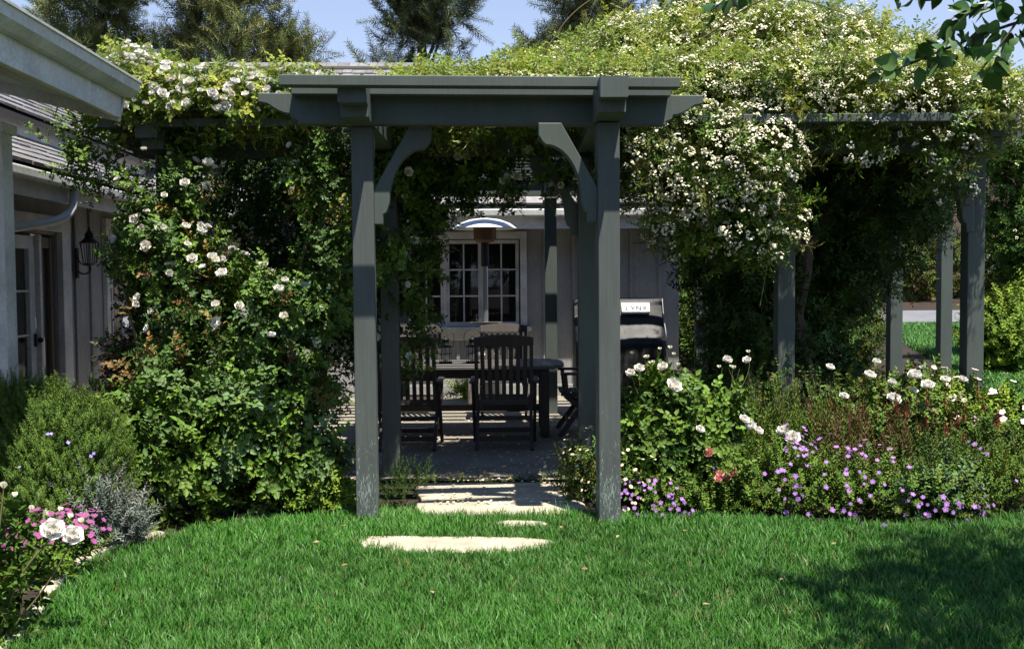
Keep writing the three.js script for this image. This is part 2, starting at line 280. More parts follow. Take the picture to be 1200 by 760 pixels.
function scatter(blobs, perM2, cols, o = {}) {
  const items = [], base = o.base ?? V(0, 0, 0);
  for (const b of blobs) {
    const [bx, by, bd, rx, ry, rz] = b, area = 4 * Math.PI * Math.pow((Math.pow(rx * ry, 1.6) + Math.pow(rx * rz, 1.6) + Math.pow(ry * rz, 1.6)) / 3, 1 / 1.6), n = Math.round(area * perM2 * (b[6] ?? 1));
    for (let i = 0; i < n; i++) {
      const u = dir(), r = lerp(o.rmin ?? 0.45, 1, Math.pow(rnd(), 0.6)), bump = 1 + (o.ragged ?? 0.35) * (noise(bx * 3 + u.x * 2.2, by * 3 + u.y * 2.2, bd + u.z * 2.2) - 0.5) * 2;
      const x = bx + u.x * r * rx * bump, y = by + u.y * r * ry * bump, d = bd + u.z * r * rz * bump;
      if (y < (o.floor ?? 0.03)) continue;
      if (o.gap && noise(x * (o.gapF ?? 4), y * (o.gapF ?? 4), d * (o.gapF ?? 4)) < o.gap) continue;
      if (o.skip && o.skip(x, y, d)) continue;
      const g = V(u.x / rx, u.y / ry, -u.z / rz).normalize(), w = g.multiplyScalar(o.out ?? 0.7).add(V(0, o.up ?? 0.45, 0)).add(dir().multiplyScalar(o.wild ?? 0.7)).normalize(), s = rr(0.75, 1.2) * (o.scale ?? 1);
      items.push({ m: new THREE.Matrix4().compose(V(x, y, -d).sub(base), quat(w, rr(0, 6.283)), V(s, s, s)), c: pick(cols), p: V(x, y, -d) });
    }
  }
  return items;
}
// points on the outside of the union of blobs, facing the light and the garden
function surface(blobs, n, o = {}) {
  const out = [], tot = blobs.reduce((s, b) => s + b[3] * b[4] + b[3] * b[5], 0); let guard = 0;
  while (out.length < n && guard++ < n * 60) {
    let t = rnd() * tot, b; for (b of blobs) { t -= b[3] * b[4] + b[3] * b[5]; if (t < 0) break; }
    const u = dir(); if (u.y < (o.low ?? -1)) continue; if (-u.z < (o.front ?? -0.2) && u.y < (o.top ?? 0.3)) continue;
    const bump = 1 + (o.ragged ?? 0.35) * (noise(b[0] * 3 + u.x * 2.2, b[1] * 3 + u.y * 2.2, b[2] + u.z * 2.2) - 0.5) * 2, k = bump * rr(0.94, 1.08), x = b[0] + u.x * b[3] * k, y = b[1] + u.y * b[4] * k, d = b[2] + u.z * b[5] * k;
    if (y < 0.05 || blobs.some((q) => q !== b && inBlob(q, x, y, d, 0.92)) || (o.skip && o.skip(x, y, d))) continue;
    if (o.gap && noise(x * 3, y * 3, d * 3) < o.gap) continue;
    const nn = V(u.x / b[3], u.y / b[4], -u.z / b[5]).normalize(); out.push({ p: V(x, y, -d).addScaledVector(nn, o.proud ?? 0.12), n: nn });
  }
  return out;
}
function plant(name, label, category, x, d, group) { return thing(name, label, category, [x, 0, -d], 0, group); }
function foliage(P, geos, mat, blobs, perM2, cols, o = {}) { instanced(o.name ?? 'foliage', geos, mat, P, scatter(blobs, perM2, cols, { ...o, base: P.position })); }
const petals = [[0.88, 0.86, 0.82], [0.88, 0.85, 0.76], [0.86, 0.82, 0.77], [0.9, 0.88, 0.85]].map((c) => std(C(...c), 0.8, { vertexColors: true }));
function blooms(P, name, geos, mat, pts, size = [0.8, 1.15], up = 0.5) {
  pts.forEach(({ p, n }, i) => { const b = mesh(name, rnd() < 0.14 && geos === bloomW ? budGeo : geos[i % geos.length], geos === bloomW ? petals[Math.floor(rnd() * 4)] : mat, P); b.position.copy(p).sub(P.position); b.quaternion.copy(quat(n.clone().add(V(0, up, 0.35)).add(dir().multiplyScalar(0.45)).normalize(), rr(0, 6.283))); b.scale.setScalar(rr(...size)); });
}
function specks(P, name, geos, mat, pts, cols, size = [0.7, 1.2], up = 0.6) {
  instanced(name, geos, mat, P, pts.map(({ p, n }) => { const s = rr(...size); return { m: new THREE.Matrix4().compose(p.clone().sub(P.position), quat(n.clone().add(V(0, up, 0)).add(dir().multiplyScalar(0.6)).normalize(), rr(0, 6.283)), V(s, s, s)), c: pick(cols) }; }));
}
// bare stems from the ground up into a plant
function canes(P, list, mat = M.cane) { for (const [pts, r0, r1] of list) mesh('stem', taper(pts.map(([x, y, d]) => V(x, y, -d).sub(P.position)), r0, r1, 14, 6, 0.4), mat, P); }

// ================================================================ THE SETTING
const flat = (pts, y, mat, name, label) => {                    // a sheet from an outline of [x, distance]
  const s = new THREE.Shape(pts.map(([x, d]) => new THREE.Vector2(x, d))), g = new THREE.ShapeGeometry(s, 24), p = g.attributes.position, uv = g.attributes.uv;
  for (let i = 0; i < p.count; i++) { const x = p.getX(i), d = p.getY(i); p.setXYZ(i, x, y, -d); uv.setXY(i, x, d); }
  g.computeVertexNormals(); return structure(name, g, mat, label);
};
const spline = (pts, n = 40) => new THREE.SplineCurve(pts.map(([x, y]) => new THREE.Vector2(x, y))).getPoints(n).map((p) => [p.x, p.y]);
flat([[-300, -300], [300, -300], [300, 400], [-300, 400]], -0.012, M.soil, 'ground', 'brown garden soil under the beds and beyond');
const lawnLeft = spline([[-2.0, 2.2], [-2.15, 3.6], [-2.24, 4.6], [-2.42, 5.4], [-2.36, 6.0], [-1.9, 6.5], [-1.1, 6.83]], 36);
const lawnBack = [[-0.7, 6.86], [0.5, 6.8], [0.8, 6.7], [1.5, 6.6], [2.1, 6.46], [2.6, 6.36], [3.4, 6.6], [4.6, 7.0], [6.5, 7.2]];
const lawnShape = [[-2.0, -3], ...lawnLeft, ...lawnBack, [6.5, -3]];
flat(lawnShape, 0.0, M.turf, 'lawn', 'mown green lawn in front of the arbor');
flat([[5.2, 9.0], [60, 9.0], [60, 37], [13.4, 37]], 0.0, M.turf, 'lawn', 'lawn on the far side of the pergola posts');
flat([[-40, 37.5], [80, 36], [80, 51], [-40, 50]], 0.0, M.asphalt, 'road', 'pale grey road beyond the far lawn');
flat([[-2.5, 7.95], [1.9, 7.95], [2.4, 9], [2.4, 13.9], [-4.3, 13.9], [-4.3, 9.2], [-2.6, 9.2]], 0.012, M.patio, 'patio', 'sandy concrete patio under the pergola');
{ // dry hillside past the road
  const g = new THREE.PlaneGeometry(260, 120, 90, 44), p = g.attributes.position;
  for (let i = 0; i < p.count; i++) { const x = p.getX(i) + 20, t = (p.getY(i) + 60) / 120, d = 52 + 130 * t; p.setXYZ(i, x, -0.05 + 22 * t * t * (3 - 2 * t) * (0.5 + fbm(x * 0.02, 3, d * 0.02, 3)) + 1.2 * (fbm(x * 0.2, 1, d * 0.2, 3) - 0.5) * Math.min(1, t * 8), -d); }
  g.computeVertexNormals(); const uv = g.attributes.uv; for (let i = 0; i < uv.count; i++) uv.setXY(i, p.getX(i), p.getZ(i));
  structure('hill', g, std(C(0.34, 0.25, 0.17), 0.95, { map: rep(soilMap, 0.15, 0.15) }), 'dry brown hillside beyond the road');
}
const inside = (pts, x, y) => { let c = false; for (let i = 0, j = pts.length - 1; i < pts.length; j = i++) { const [xi, yi] = pts[i], [xj, yj] = pts[j]; if ((yi > y) !== (yj > y) && x < (xj - xi) * (y - yi) / (yj - yi) + xi) c = !c; } return c; };

// stone slabs of the path: outline [x, d], thickness
function slab(name, label, pts, top, thick, group) {
  const cx = pts.reduce((s, p) => s + p[0], 0) / pts.length, cd = pts.reduce((s, p) => s + p[1], 0) / pts.length;
  const s = new THREE.Shape(spline([...pts, pts[0]], 48).slice(0, -1).map(([x, d]) => new THREE.Vector2(x - cx + rr(-0.008, 0.008), d - cd + rr(-0.006, 0.006))));
  let g = new THREE.ExtrudeGeometry(s, { depth: thick, bevelEnabled: true, bevelThickness: 0.012, bevelSize: 0.012, bevelSegments: 2 }).rotateX(-Math.PI / 2).translate(0, top - thick - 0.012, 0);
  const o = mesh(name, metric(g, cx), M.limestone); o.position.set(cx, 0, -cd); return tag(o, label, 'stone slab', group);
}
reseed(5);
const slabs = [
  [[-0.95, 6.02], [-0.9, 6.16], [-0.5, 6.15], [0.05, 6.1], [0.27, 5.98], [0.12, 5.88], [-0.15, 5.78], [-0.6, 5.83], [-0.85, 5.92]],
  [[-0.16, 6.46], [-0.05, 6.54], [0.16, 6.52], [0.2, 6.45], [0.02, 6.41]],
  [[-0.62, 6.76], [-0.66, 7.12], [-0.2, 7.17], [0.42, 7.14], [0.46, 6.8], [0.1, 6.74], [-0.3, 6.73]],
  [[-0.66, 7.22], [-0.7, 7.7], [0, 7.74], [0.5, 7.7], [0.48, 7.24], [0, 7.2]],
];
slab('stepping_stone', 'long pale limestone slab sunk in the lawn before the arbor', slabs[0], 0.02, 0.05);
slab('stepping_stone', 'small sliver of pale stone half covered by grass', slabs[1], 0.022, 0.05);
slab('paving_slab', 'broad pale paving slab between the two front arbor posts', slabs[2], 0.025, 0.06);
slab('paving_slab', 'broad pale paving slab inside the arbor next to the patio', slabs[3], 0.03, 0.06);
{ // stone edging along the curve of the left bed
  const e = thing('lawn_edging', 'curved line of grey edging stones along the left flower bed', 'edging', [-2.3, 0, -5.4]);
  reseed(6);
  for (let i = 3; i < lawnLeft.length - 10; i++) {
    const [x0, d0] = lawnLeft[i], [x1, d1] = lawnLeft[i + 1], L = Math.hypot(x1 - x0, d1 - d0), m = mesh('edging_stone', metric(box(L * 0.95, 0.09 + rr(0, 0.015), 0.08, 0.015), i), M.limestone, e);
    m.position.set((x0 + x1) / 2 + 2.3 - 0.05, -0.012, -(d0 + d1) / 2 + 5.4); m.rotation.y = Math.atan2(d1 - d0, x1 - x0) + rr(-0.04, 0.04);
  }
}
// grass
{
  reseed(41);
  const tufts = [0, 1, 2, 3].map(() => bladeTuft(17, 0.045, 0.035, 0.085, 0.0042, 0.75)), items = [];
  const cols = [[0.042, 0.15, 0.016], [0.062, 0.195, 0.022], [0.034, 0.125, 0.013], [0.1, 0.21, 0.05]];
  const slabIn = (x, d) => slabs.some((s) => { const cx = s.reduce((a, p) => a + p[0], 0) / s.length, cd = s.reduce((a, p) => a + p[1], 0) / s.length; return inside(s.map(([a, b]) => [cx + (a - cx) * 1.0, cd + (b - cd) * 1.0]), x, d); });
  let n = 0;
  while (n < 23000) {
    const d = 3.3 + 3.9 * rnd(), x = rr(-2.7, Math.min(5.2, 0.62 * d + 0.5)); if (!inside(lawnShape, x, d) || slabIn(x, d)) continue; n++;
    const near = fbm(x * 1.3, 2, d * 1.3, 3), s = rr(0.75, 1.15) * (0.8 + 0.5 * near), w = V(rr(-0.25, 0.25), 1, rr(-0.25, 0.25)).normalize(), c = pick(cols).multiplyScalar(0.75 + 0.55 * near); if (rnd() < 0.012) c.setRGB(0.2, 0.18, 0.07);
    items.push({ m: new THREE.Matrix4().compose(V(x, -0.004, -d), quat(w, rr(0, 6.283)), V(s, s * rr(0.8, 1.15), s)), c });
  }
  instanced('lawn_grass', [mergeGeometries(tufts.slice(0, 1)), ...tufts.slice(1)], M.grass, scene, items);
  const far = [];
  for (let i = 0; i < 9000; i++) { const d = 9.3 + 24 * rnd() ** 1.6, x = lerp(5.2 + (d - 9) * 0.293, 0.55 * d + 2, rnd()); const s = rr(0.9, 1.5) * (1 + d / 14); far.push({ m: new THREE.Matrix4().compose(V(x, 0, -d), quat(V(0, 1, 0), rr(0, 6.283)), V(s, s * 0.7, s)), c: pick(cols) }); }
  instanced('far_grass', tufts.slice(0, 2), M.grass, scene, far);
  scene.children.filter((o) => /^lawn_grass/.test(o.name)).forEach((o) => tag(o, 'short green blades of the mown lawn', 'grass'));
  scene.children.filter((o) => /^far_grass/.test(o.name)).forEach((o) => tag(o, 'sunlit grass of the lawn beyond the pergola', 'grass'));
}
console.log('ground');

// ================================================================ THE HOUSE
const HZ = 13.9;                                                 // its far wall stands this far away; local z runs towards the camera
const house = thing('house', 'grey board and batten house with white trim and shingle roofs', 'house', [0, 0, -HZ], 0.042);
function roofSlope(name, eave, along, upslope, length, slope, o = {}) {
  // eave: corner, along: unit vector along the eave, upslope: unit vector up the roof
  const nrm = V().crossVectors(along, upslope).normalize(); if (nrm.y < 0) nrm.negate();
  const deck = (() => { const g = new THREE.BoxGeometry(length, 0.05, slope), m = new THREE.Matrix4().makeBasis(along, nrm, V().crossVectors(along, nrm)); g.applyMatrix4(m); const c = eave.clone().addScaledVector(along, length / 2).addScaledVector(upslope, slope / 2).addScaledVector(nrm, -0.03); return g.translate(c.x, c.y, c.z); })();
  const roof = mesh(name, deck, M.roofdeck, house), exp = o.exposure ?? 0.26;
  const courses = Math.ceil(slope / exp);
  for (let k = 0; k < courses; k++) {
    const list = []; let s = -rr(0, 0.15);
    while (s < length) {
      const w = rr(0.12, 0.26), g = new THREE.BoxGeometry(w - 0.006, rr(0.022, 0.034), exp * 1.35), up0 = k * exp + rr(-0.012, 0.012), tone = rr(0.72, 1.2), warm = rr(0.94, 1.06), col = new Float32Array(72);
      for (let q = 0; q < 24; q++) { col[3 * q] = 0.3 * tone * warm; col[3 * q + 1] = 0.285 * tone; col[3 * q + 2] = 0.285 * tone / warm; }
      g.setAttribute('color', new THREE.BufferAttribute(col, 3));
      const z = V().crossVectors(along, nrm), sgn = z.dot(upslope) > 0 ? 1 : -1, m = new THREE.Matrix4().makeBasis(along, nrm, z); g.rotateX(sgn * 0.075); g.applyMatrix4(m);
      const c = eave.clone().addScaledVector(along, clamp(s + w / 2, 0, length)).addScaledVector(upslope, up0 + exp * 0.675).addScaledVector(nrm, 0.03); g.translate(c.x, c.y, c.z); list.push(g); s += w;
    }
    const g = mergeGeometries(list.map(nonIndexed)); mesh('shingle_course', (() => { const c = g.getAttribute('color'), t = metric(g, k * 0.31); t.setAttribute('color', c); return t; })(), M.shingle, roof);
  }
  return roof;
}
const trimBar = (name, a, b, w, h, parent = house, mat = M.trim) => mesh(name, bar(a, b, w, h, 0.004), mat, parent);
reseed(9);
// far wall with its window and door openings
mesh('wall', panel(-4.55, 2.35, 0.0, 2.56, 0.12, [[-1.45, 0.12, 0.98, 2.2], [-3.95, -3.05, 0.02, 2.06]]), M.siding, house);
mesh('wall', metric(box(0.12, 2.56, 8, 0).translate(2.288, 1.28, -4.122)), M.siding, house);
for (let x = -4.4; x < 2.4; x += 0.405) {
  if (x > -1.62 && x < 0.28) { mesh('batten', metric(box(0.045, 0.86, 0.02, 0.003).translate(x, 0.44, 0.01)), M.siding, house); mesh('batten', metric(box(0.045, 0.16, 0.02, 0.003).translate(x, 2.41, 0.01)), M.siding, house); }
  else if (x < -4.1 || x > -2.9) mesh('batten', metric(box(0.045, 2.48, 0.02, 0.003).translate(x, 1.24 + 0.03, 0.01)), M.siding, house);
}
mesh('baseboard', metric(box(5.2, 0.16, 0.03).translate(-0.3, 0.09, 0.037)), M.siding, house);
{ // casement window: three sashes of six panes
  const w = mesh('window', merged([metric(box(1.75, 0.1, 0.06).translate(-0.665, 2.25, 0.03)), metric(box(0.09, 1.32, 0.05).translate(-1.495, 1.56, 0.028)), metric(box(0.09, 1.32, 0.05).translate(0.165, 1.56, 0.028)), metric(box(0.04, 1.22, 0.08).translate(-0.93, 1.59, -0.02)), metric(box(0.04, 1.22, 0.08).translate(-0.405, 1.59, -0.02))]), M.trim, house);
  mesh('sill', metric(box(1.86, 0.06, 0.13).translate(-0.665, 0.95, 0.05)), M.trim, w); mesh('apron', metric(box(1.75, 0.12, 0.04).translate(-0.665, 0.857, 0.022)), M.trim, w);
  for (const cx of [-1.19, -0.667, -0.143]) {
    const W = 0.49, H = 1.2, y0 = 1.585; const bars = [metric(box(0.045, H, 0.04).translate(cx - W / 2 + 0.022, y0, -0.03)), metric(box(0.045, H, 0.04).translate(cx + W / 2 - 0.022, y0, -0.03)), metric(box(W - 0.09, 0.05, 0.04).translate(cx, y0 + H / 2 - 0.025, -0.03)), metric(box(W - 0.09, 0.06, 0.04).translate(cx, y0 - H / 2 + 0.03, -0.03)), metric(box(0.022, H - 0.11, 0.03).translate(cx, y0, -0.028))];
    for (const t of [-1, 1]) for (const s of [-1, 1]) bars.push(metric(box(W / 2 - 0.058, 0.022, 0.03).translate(cx + s * (W / 4 - 0.017), y0 + 0.005 + t * 0.183, -0.028)));
    mesh('sash', merged(bars), M.trim, w);
    for (let r = 0; r < 3; r++) for (const s of [-1, 1]) mesh('pane', new THREE.PlaneGeometry(0.19, 0.345).translate(cx + s * 0.105, y0 + 0.005 + (r - 1) * 0.366, -0.035), M.glass, w);
  }
}
{ // room behind the window
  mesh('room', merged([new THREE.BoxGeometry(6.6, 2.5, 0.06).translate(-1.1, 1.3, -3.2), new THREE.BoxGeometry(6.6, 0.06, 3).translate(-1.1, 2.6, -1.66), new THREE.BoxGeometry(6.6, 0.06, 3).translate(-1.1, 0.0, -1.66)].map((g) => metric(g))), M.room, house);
}
{ // glazed door in the far wall
  const d = mesh('door', merged([metric(box(0.1, 2.0, 0.045).translate(-3.9, 1.03, -0.04)), metric(box(0.1, 2.0, 0.045).translate(-3.1, 1.03, -0.04)), metric(box(0.7, 0.12, 0.045).translate(-3.5, 1.97, -0.04)), metric(box(0.7, 0.24, 0.045).translate(-3.5, 0.15, -0.04)), metric(box(0.025, 1.64, 0.03).translate(-3.5, 1.09, -0.04))]), M.trim, house);
  mesh('pane', new THREE.PlaneGeometry(0.7, 1.64).translate(-3.5, 1.09, -0.05), M.glass, d);
  mesh('handle', metric(box(0.02, 0.12, 0.05).translate(-3.1, 1.0, 0.0)), M.iron, d);
  mesh('door_frame', merged([metric(box(0.1, 2.12, 0.05).translate(-4.0, 1.08, 0.028)), metric(box(0.1, 2.12, 0.05).translate(-3.0, 1.08, 0.028)), metric(box(1.1, 0.11, 0.055).translate(-3.5, 2.195, 0.028))]), M.trim, house);
}
// eave and roof of the far wing
mesh('fascia', merged([metric(box(7.4, 0.22, 0.03).translate(-0.95, 2.42, 0.5)), metric(box(7.4, 0.02, 0.5).translate(-0.95, 2.56, 0.24))]), M.trim, house);
mesh('gutter', metric(box(7.4, 0.1, 0.11, 0.02).translate(-0.95, 2.52, 0.575)), M.gutter, house);
const RL = 5.45, pitch = V(0, 0.51, -0.86).normalize();
roofSlope('roof', V(-8.2, 2.6, 0.6), V(1, 0, 0), pitch, 11.0, RL, { exposure: 0.27 });
mesh('ridge_cap', metric(box(11, 0.07, 0.3, 0.02).translate(-2.7, 2.6 + (RL + 0.03) * pitch.y, 0.6 + (RL + 0.03) * pitch.z)), M.roofdeck, house);
mesh('roof', (() => { const g = new THREE.BoxGeometry(11, 0.06, 6), m = new THREE.Matrix4().makeRotationX(Math.atan2(0.51, 0.86)); g.applyMatrix4(m); return metric(g.translate(-2.7, 2.6 + (RL - 3) * pitch.y, 0.6 + (RL + 3) * pitch.z - 0.1)); })(), M.roofdeck, house);
// left wing: wall runs towards the camera at x = -4.55
{
  const wz = (z) => z;                                          // panel's x axis becomes local z
  const turn = (g) => g.rotateY(Math.PI / 2).translate(-4.55, 0, 0);
  const P2 = (a, b, y0, y1, t, holes) => turn(panel(-b, -a, y0, y1, t, holes.map(([h0, h1, c, d]) => [-h1, -h0, c, d])));
  mesh('wall', P2(0, 6.9, 0.0, 2.56, 0.12, [[4.15, 5.75, 0.02, 2.08], [1.75, 2.85, 0.95, 2.2]]), M.siding, house);
  const X = -4.55, post = (name, z, w, y0, y1, t, mat = M.trim, parent = house) => mesh(name, metric(box(t, y1 - y0, w, 0.004).translate(X + t / 2 + 0.002, (y0 + y1) / 2, z)), mat, parent);
  for (const z of [0.35, 0.75, 1.15, 3.3, 3.7, 6.1, 6.5]) post('batten', z, 0.045, 0.02, 2.5, 0.022, M.siding);
  // glazed double door with side panel
  const d = mesh('door', merged([metric(box(0.045, 2.03, 0.11).translate(X - 0.04, 1.04, 4.63)), metric(box(0.045, 2.03, 0.11).translate(X - 0.04, 1.04, 5.66)), metric(box(0.045, 0.12, 0.92).translate(X - 0.04, 1.99, 5.145)), metric(box(0.045, 0.3, 0.92).translate(X - 0.04, 0.18, 5.145)), ...[0, 1, 2].map((k) => metric(box(0.028, 0.02, 0.92).translate(X - 0.04, 0.75 + 0.4 * k, 5.145))), metric(box(0.03, 1.6, 0.02).translate(X - 0.043, 1.13, 5.145))]), M.trim, house);
  mesh('pane', new THREE.PlaneGeometry(0.92, 1.6).rotateY(Math.PI / 2).translate(X - 0.05, 1.13, 5.145), M.glass, d);
  mesh('handle', merged([metric(new THREE.SphereGeometry(0.026, 10, 8).translate(X + 0.035, 1.1, 4.61)), metric(box(0.02, 0.12, 0.03).translate(X - 0.01, 1.1, 4.61))]), M.iron, d);
  const sl = mesh('sidelight', merged([metric(box(0.04, 2.03, 0.05).translate(X - 0.04, 1.04, 4.2)), metric(box(0.04, 0.3, 0.26).translate(X - 0.04, 0.18, 4.37)), metric(box(0.04, 0.1, 0.26).translate(X - 0.04, 2.0, 4.37))]), std(C(0.16, 0.11, 0.06), 0.6), house);
  mesh('pane', new THREE.PlaneGeometry(0.3, 1.7).rotateY(Math.PI / 2).translate(X - 0.05, 1.1, 4.36), M.glass, sl);
  mesh('door_frame', merged([metric(box(0.06, 2.1, 0.2).translate(X + 0.032, 1.06, 4.03)), metric(box(0.06, 2.1, 0.12).translate(X + 0.032, 1.06, 5.83)), metric(box(0.066, 0.14, 2.0).translate(X + 0.035, 2.18, 4.93)), metric(box(0.05, 2.05, 0.05).translate(X + 0.0, 1.04, 4.54))]), M.trim, house);
  const w = mesh('window', merged([metric(box(0.05, 1.4, 0.09).translate(X + 0.028, 1.56, 1.7)), metric(box(0.05, 1.4, 0.09).translate(X + 0.028, 1.56, 2.9)), metric(box(0.055, 0.1, 1.3).translate(X + 0.03, 2.27, 2.3)), ...[2.0, 2.3, 2.6].map((z) => metric(box(0.03, 1.25, 0.035).translate(X - 0.03, 1.58, z))), ...[1.4, 1.8].map((y) => metric(box(0.026, 0.03, 1.1).translate(X - 0.031, y, 2.3)))]), M.trim, house);
  mesh('sill', metric(box(0.12, 0.05, 1.4).translate(X + 0.05, 0.9, 2.3)), M.trim, w);
  mesh('pane', new THREE.PlaneGeometry(1.1, 1.25).rotateY(Math.PI / 2).translate(X - 0.045, 1.58, 2.3), M.glass, w);
  mesh('room', merged([new THREE.BoxGeometry(0.06, 2.6, 7).translate(-6.6, 1.3, 3.5), new THREE.BoxGeometry(2.1, 0.06, 7).translate(-5.6, 2.62, 3.45), new THREE.BoxGeometry(2, 2.6, 0.06).translate(-5.6, 1.3, 6.95)].map((g) => metric(g))), M.room, house);
  // lower roof, white band above it, upper roof
  mesh('fascia', merged([metric(box(0.03, 0.2, 7.6).translate(-4.2, 2.43, 3.2)), metric(box(0.36, 0.02, 7.6).translate(-4.39, 2.53, 3.2))]), M.trim, house);
  mesh('gutter', metric(box(0.11, 0.09, 7.6, 0.02).translate(-4.125, 2.5, 3.2)), M.gutter, house);
  mesh('downspout', tube([V(-4.13, 2.46, 4.75), V(-4.13, 2.3, 4.78), V(-4.16, 2.2, 4.9), V(-4.4, 2.06, 5.5), V(-4.46, 1.98, 5.9), V(-4.46, 1.7, 6.0), V(-4.46, 0.1, 6.0)], 0.038, 40, 8), M.gutter, house);
  roofSlope('roof', V(-4.1, 2.55, -0.4), V(0, 0, 1), V(-0.89, 0.46, 0).normalize(), 7.4, 1.15, { exposure: 0.2 });
  mesh('clerestory_band', metric(box(0.05, 0.24, 7.4).translate(-5.1, 3.15, 3.3)), M.trim, house);
  roofSlope('roof', V(-4.92, 3.26, -3), V(0, 0, 1), V(-0.86, 0.5, 0).normalize(), 9.6, 4.2, { exposure: 0.26 });
}
{ // near porch at the left: low roof on a white column
  const ex = -3.0, eh = 2.98, z0 = 6.8, L = 6.0, up = V(-0.97, 0.243, 0).normalize(), tilt = -Math.atan2(0.243, 0.97);
  const roof = roofSlope('porch_roof', V(ex + 0.04, eh + 0.025, z0 - 0.05), V(0, 0, 1), up, L, 3.2, { exposure: 0.24 });
  mesh('soffit', metric(new THREE.BoxGeometry(3.1, 0.03, L - 0.1).rotateZ(tilt).translate(ex - 1.52, eh + 0.22, z0 + L / 2)), M.soffit, roof);
  mesh('fascia', metric(box(0.035, 0.18, L - 0.04, 0.004).translate(ex - 0.005, eh - 0.14, z0 + L / 2)), M.trim, roof);
  mesh('gutter', extrudeXY([[0, 0], [0.05, 0], [0.1, 0.04], [0.108, 0.1], [0.12, 0.1], [0.12, 0.115], [0, 0.115]], L + 0.02, 0.002).translate(ex + 0.015, eh - 0.075, z0 - 0.06), M.gutter, roof);
  mesh('rake_board', metric(box(3.1, 0.18, 0.035, 0.004).rotateZ(tilt).translate(ex - 1.5, eh + 0.22, z0 - 0.03)), M.trim, roof);
  mesh('porch_beam', metric(box(0.16, 0.24, L - 0.3).translate(ex - 0.79, eh - 0.13, z0 + L / 2 + 0.1)), M.trim, roof);
  mesh('column', merged([metric(box(0.16, 2.66, 0.16, 0.01).translate(ex - 0.79, 1.35, 6.95)), metric(box(0.21, 0.07, 0.21, 0.01).translate(ex - 0.79, 2.66, 6.95)), metric(box(0.2, 0.16, 0.2, 0.01).translate(ex - 0.79, 0.09, 6.95))]), M.trim, house);
}
console.log('house');

// ================================================================ ARBOR AND PERGOLA
const uvPost = (h, y0 = 0) => { const g = nonIndexed(box(0.144, h, 0.144, 0.008)), p = g.attributes.position, uv = g.attributes.uv, n = g.attributes.normal; for (let i = 0; i < p.count; i++) uv.setXY(i, (Math.abs(n.getX(i)) > 0.6 ? p.getZ(i) + 0.3 : p.getX(i)) / 0.32 + 0.5, (p.getY(i) + h / 2) / 2.64); return g.translate(0, h / 2 + y0, 0); };
const ogee = (L, H, end) => { // profile of a header with scrolled ends, centred on x
  const pts = [], n = 8; const half = L / 2;
  pts.push([-half, H]); pts.push([-half, H * 0.72]); for (let i = 0; i <= n; i++) { const t = i / n; pts.push([-half + 0.06 + 0.14 * t, H * (0.66 - 0.3 * Math.sin(t * 1.57) - 0.02 * t)]); } pts.push([-half + 0.21, H * 0.2], [-half + 0.25, H * 0.12], [-half + 0.25, 0]);
  const m = pts.map(([x, y]) => [-x, y]).reverse(); return [...pts, ...m];
};
const brace = (s) => { // curved knee brace, drawn for the left post (inner face at x = 0, header at y = 0)
  const pts = [[0, -0.64], [0.06, -0.64], [0.062, -0.575], [0.085, -0.56]]; for (let i = 0; i <= 10; i++) { const t = i / 10 * 1.57; pts.push([0.34 - 0.235 * Math.cos(t), -0.5 + 0.36 * Math.sin(t)]); } pts.push([0.36, -0.12], [0.385, -0.08], [0.385, 0], [0.235, 0], [0, -0.415]);
  let g = extrudeXY(pts, 0.09, 0.005); g.translate(0, 0, -0.045); if (s < 0) g = metric(g.rotateY(Math.PI)); return g;
};
const sideBeam = (a, b) => { // beam running front to back with stepped tips; a front, b back
  const L = a.distanceTo(b), H = 0.212, pts = [[0, H], [0, 0.085], [0.12, 0.085], [0.12, 0.015], [0.2, 0], [L, 0], [L, H]];
  const g = extrudeXY(pts, 0.175, 0.005).translate(0, 0, -0.0875), d = b.clone().sub(a); g.rotateY(Math.atan2(-d.z, d.x)); return metric(g.translate(a.x, a.y, a.z));
};
{
  const arbor = thing('garden_arbor', 'dark grey green timber arbor with curved braces over the path', 'arbor', [-0.17, 0, -7.3]), o = arbor.position, A = (x, y, d) => V(x, y, -d).sub(o);
  const FL = [-0.985, 6.68], FR = [0.632, 6.57], BL = [-1.0, 8.1], BR = [0.615, 8.1], yaw = Math.atan2(FL[1] - FR[1], FR[0] - FL[0]);
  for (const [x, d] of [FL, FR]) { const p = mesh('post', uvPost(2.63), M.worn, arbor); p.position.copy(A(x, 0, d)); p.rotation.y = yaw; }
  for (const [[x, d], s] of [[FL, 1], [FR, -1]]) { const b = mesh('brace', brace(s), M.paint, arbor); b.position.copy(A(x + s * 0.07, 2.628, d)); b.rotation.y = yaw; }
  const h = mesh('header_beam', extrudeXY(ogee(2.92, 0.2), 0.09, 0.005).translate(0, 0, -0.045), M.paint, arbor); h.position.copy(A((FL[0] + FR[0]) / 2, 2.63, (FL[1] + FR[1]) / 2)); h.rotation.y = yaw;
  for (const [f, b] of [[FL, BL], [FR, BR]]) mesh('side_beam', sideBeam(A(f[0], 2.634, f[1] - 0.46), A(b[0], 2.634, b[1] - 0.06)), M.paint, arbor);
  for (let k = 0; k < 6; k++) { const dd = -0.38 + k * 0.29, c = [(FL[0] + FR[0]) / 2, (FL[1] + FR[1]) / 2 + dd], hl = 1.24 - 0.012 * k; const r = mesh('rail', metric(box(hl * 2, 0.065, 0.095, 0.006), k), M.paint, arbor); r.position.copy(A(c[0], 2.838, c[1])); r.rotation.y = yaw; }
}
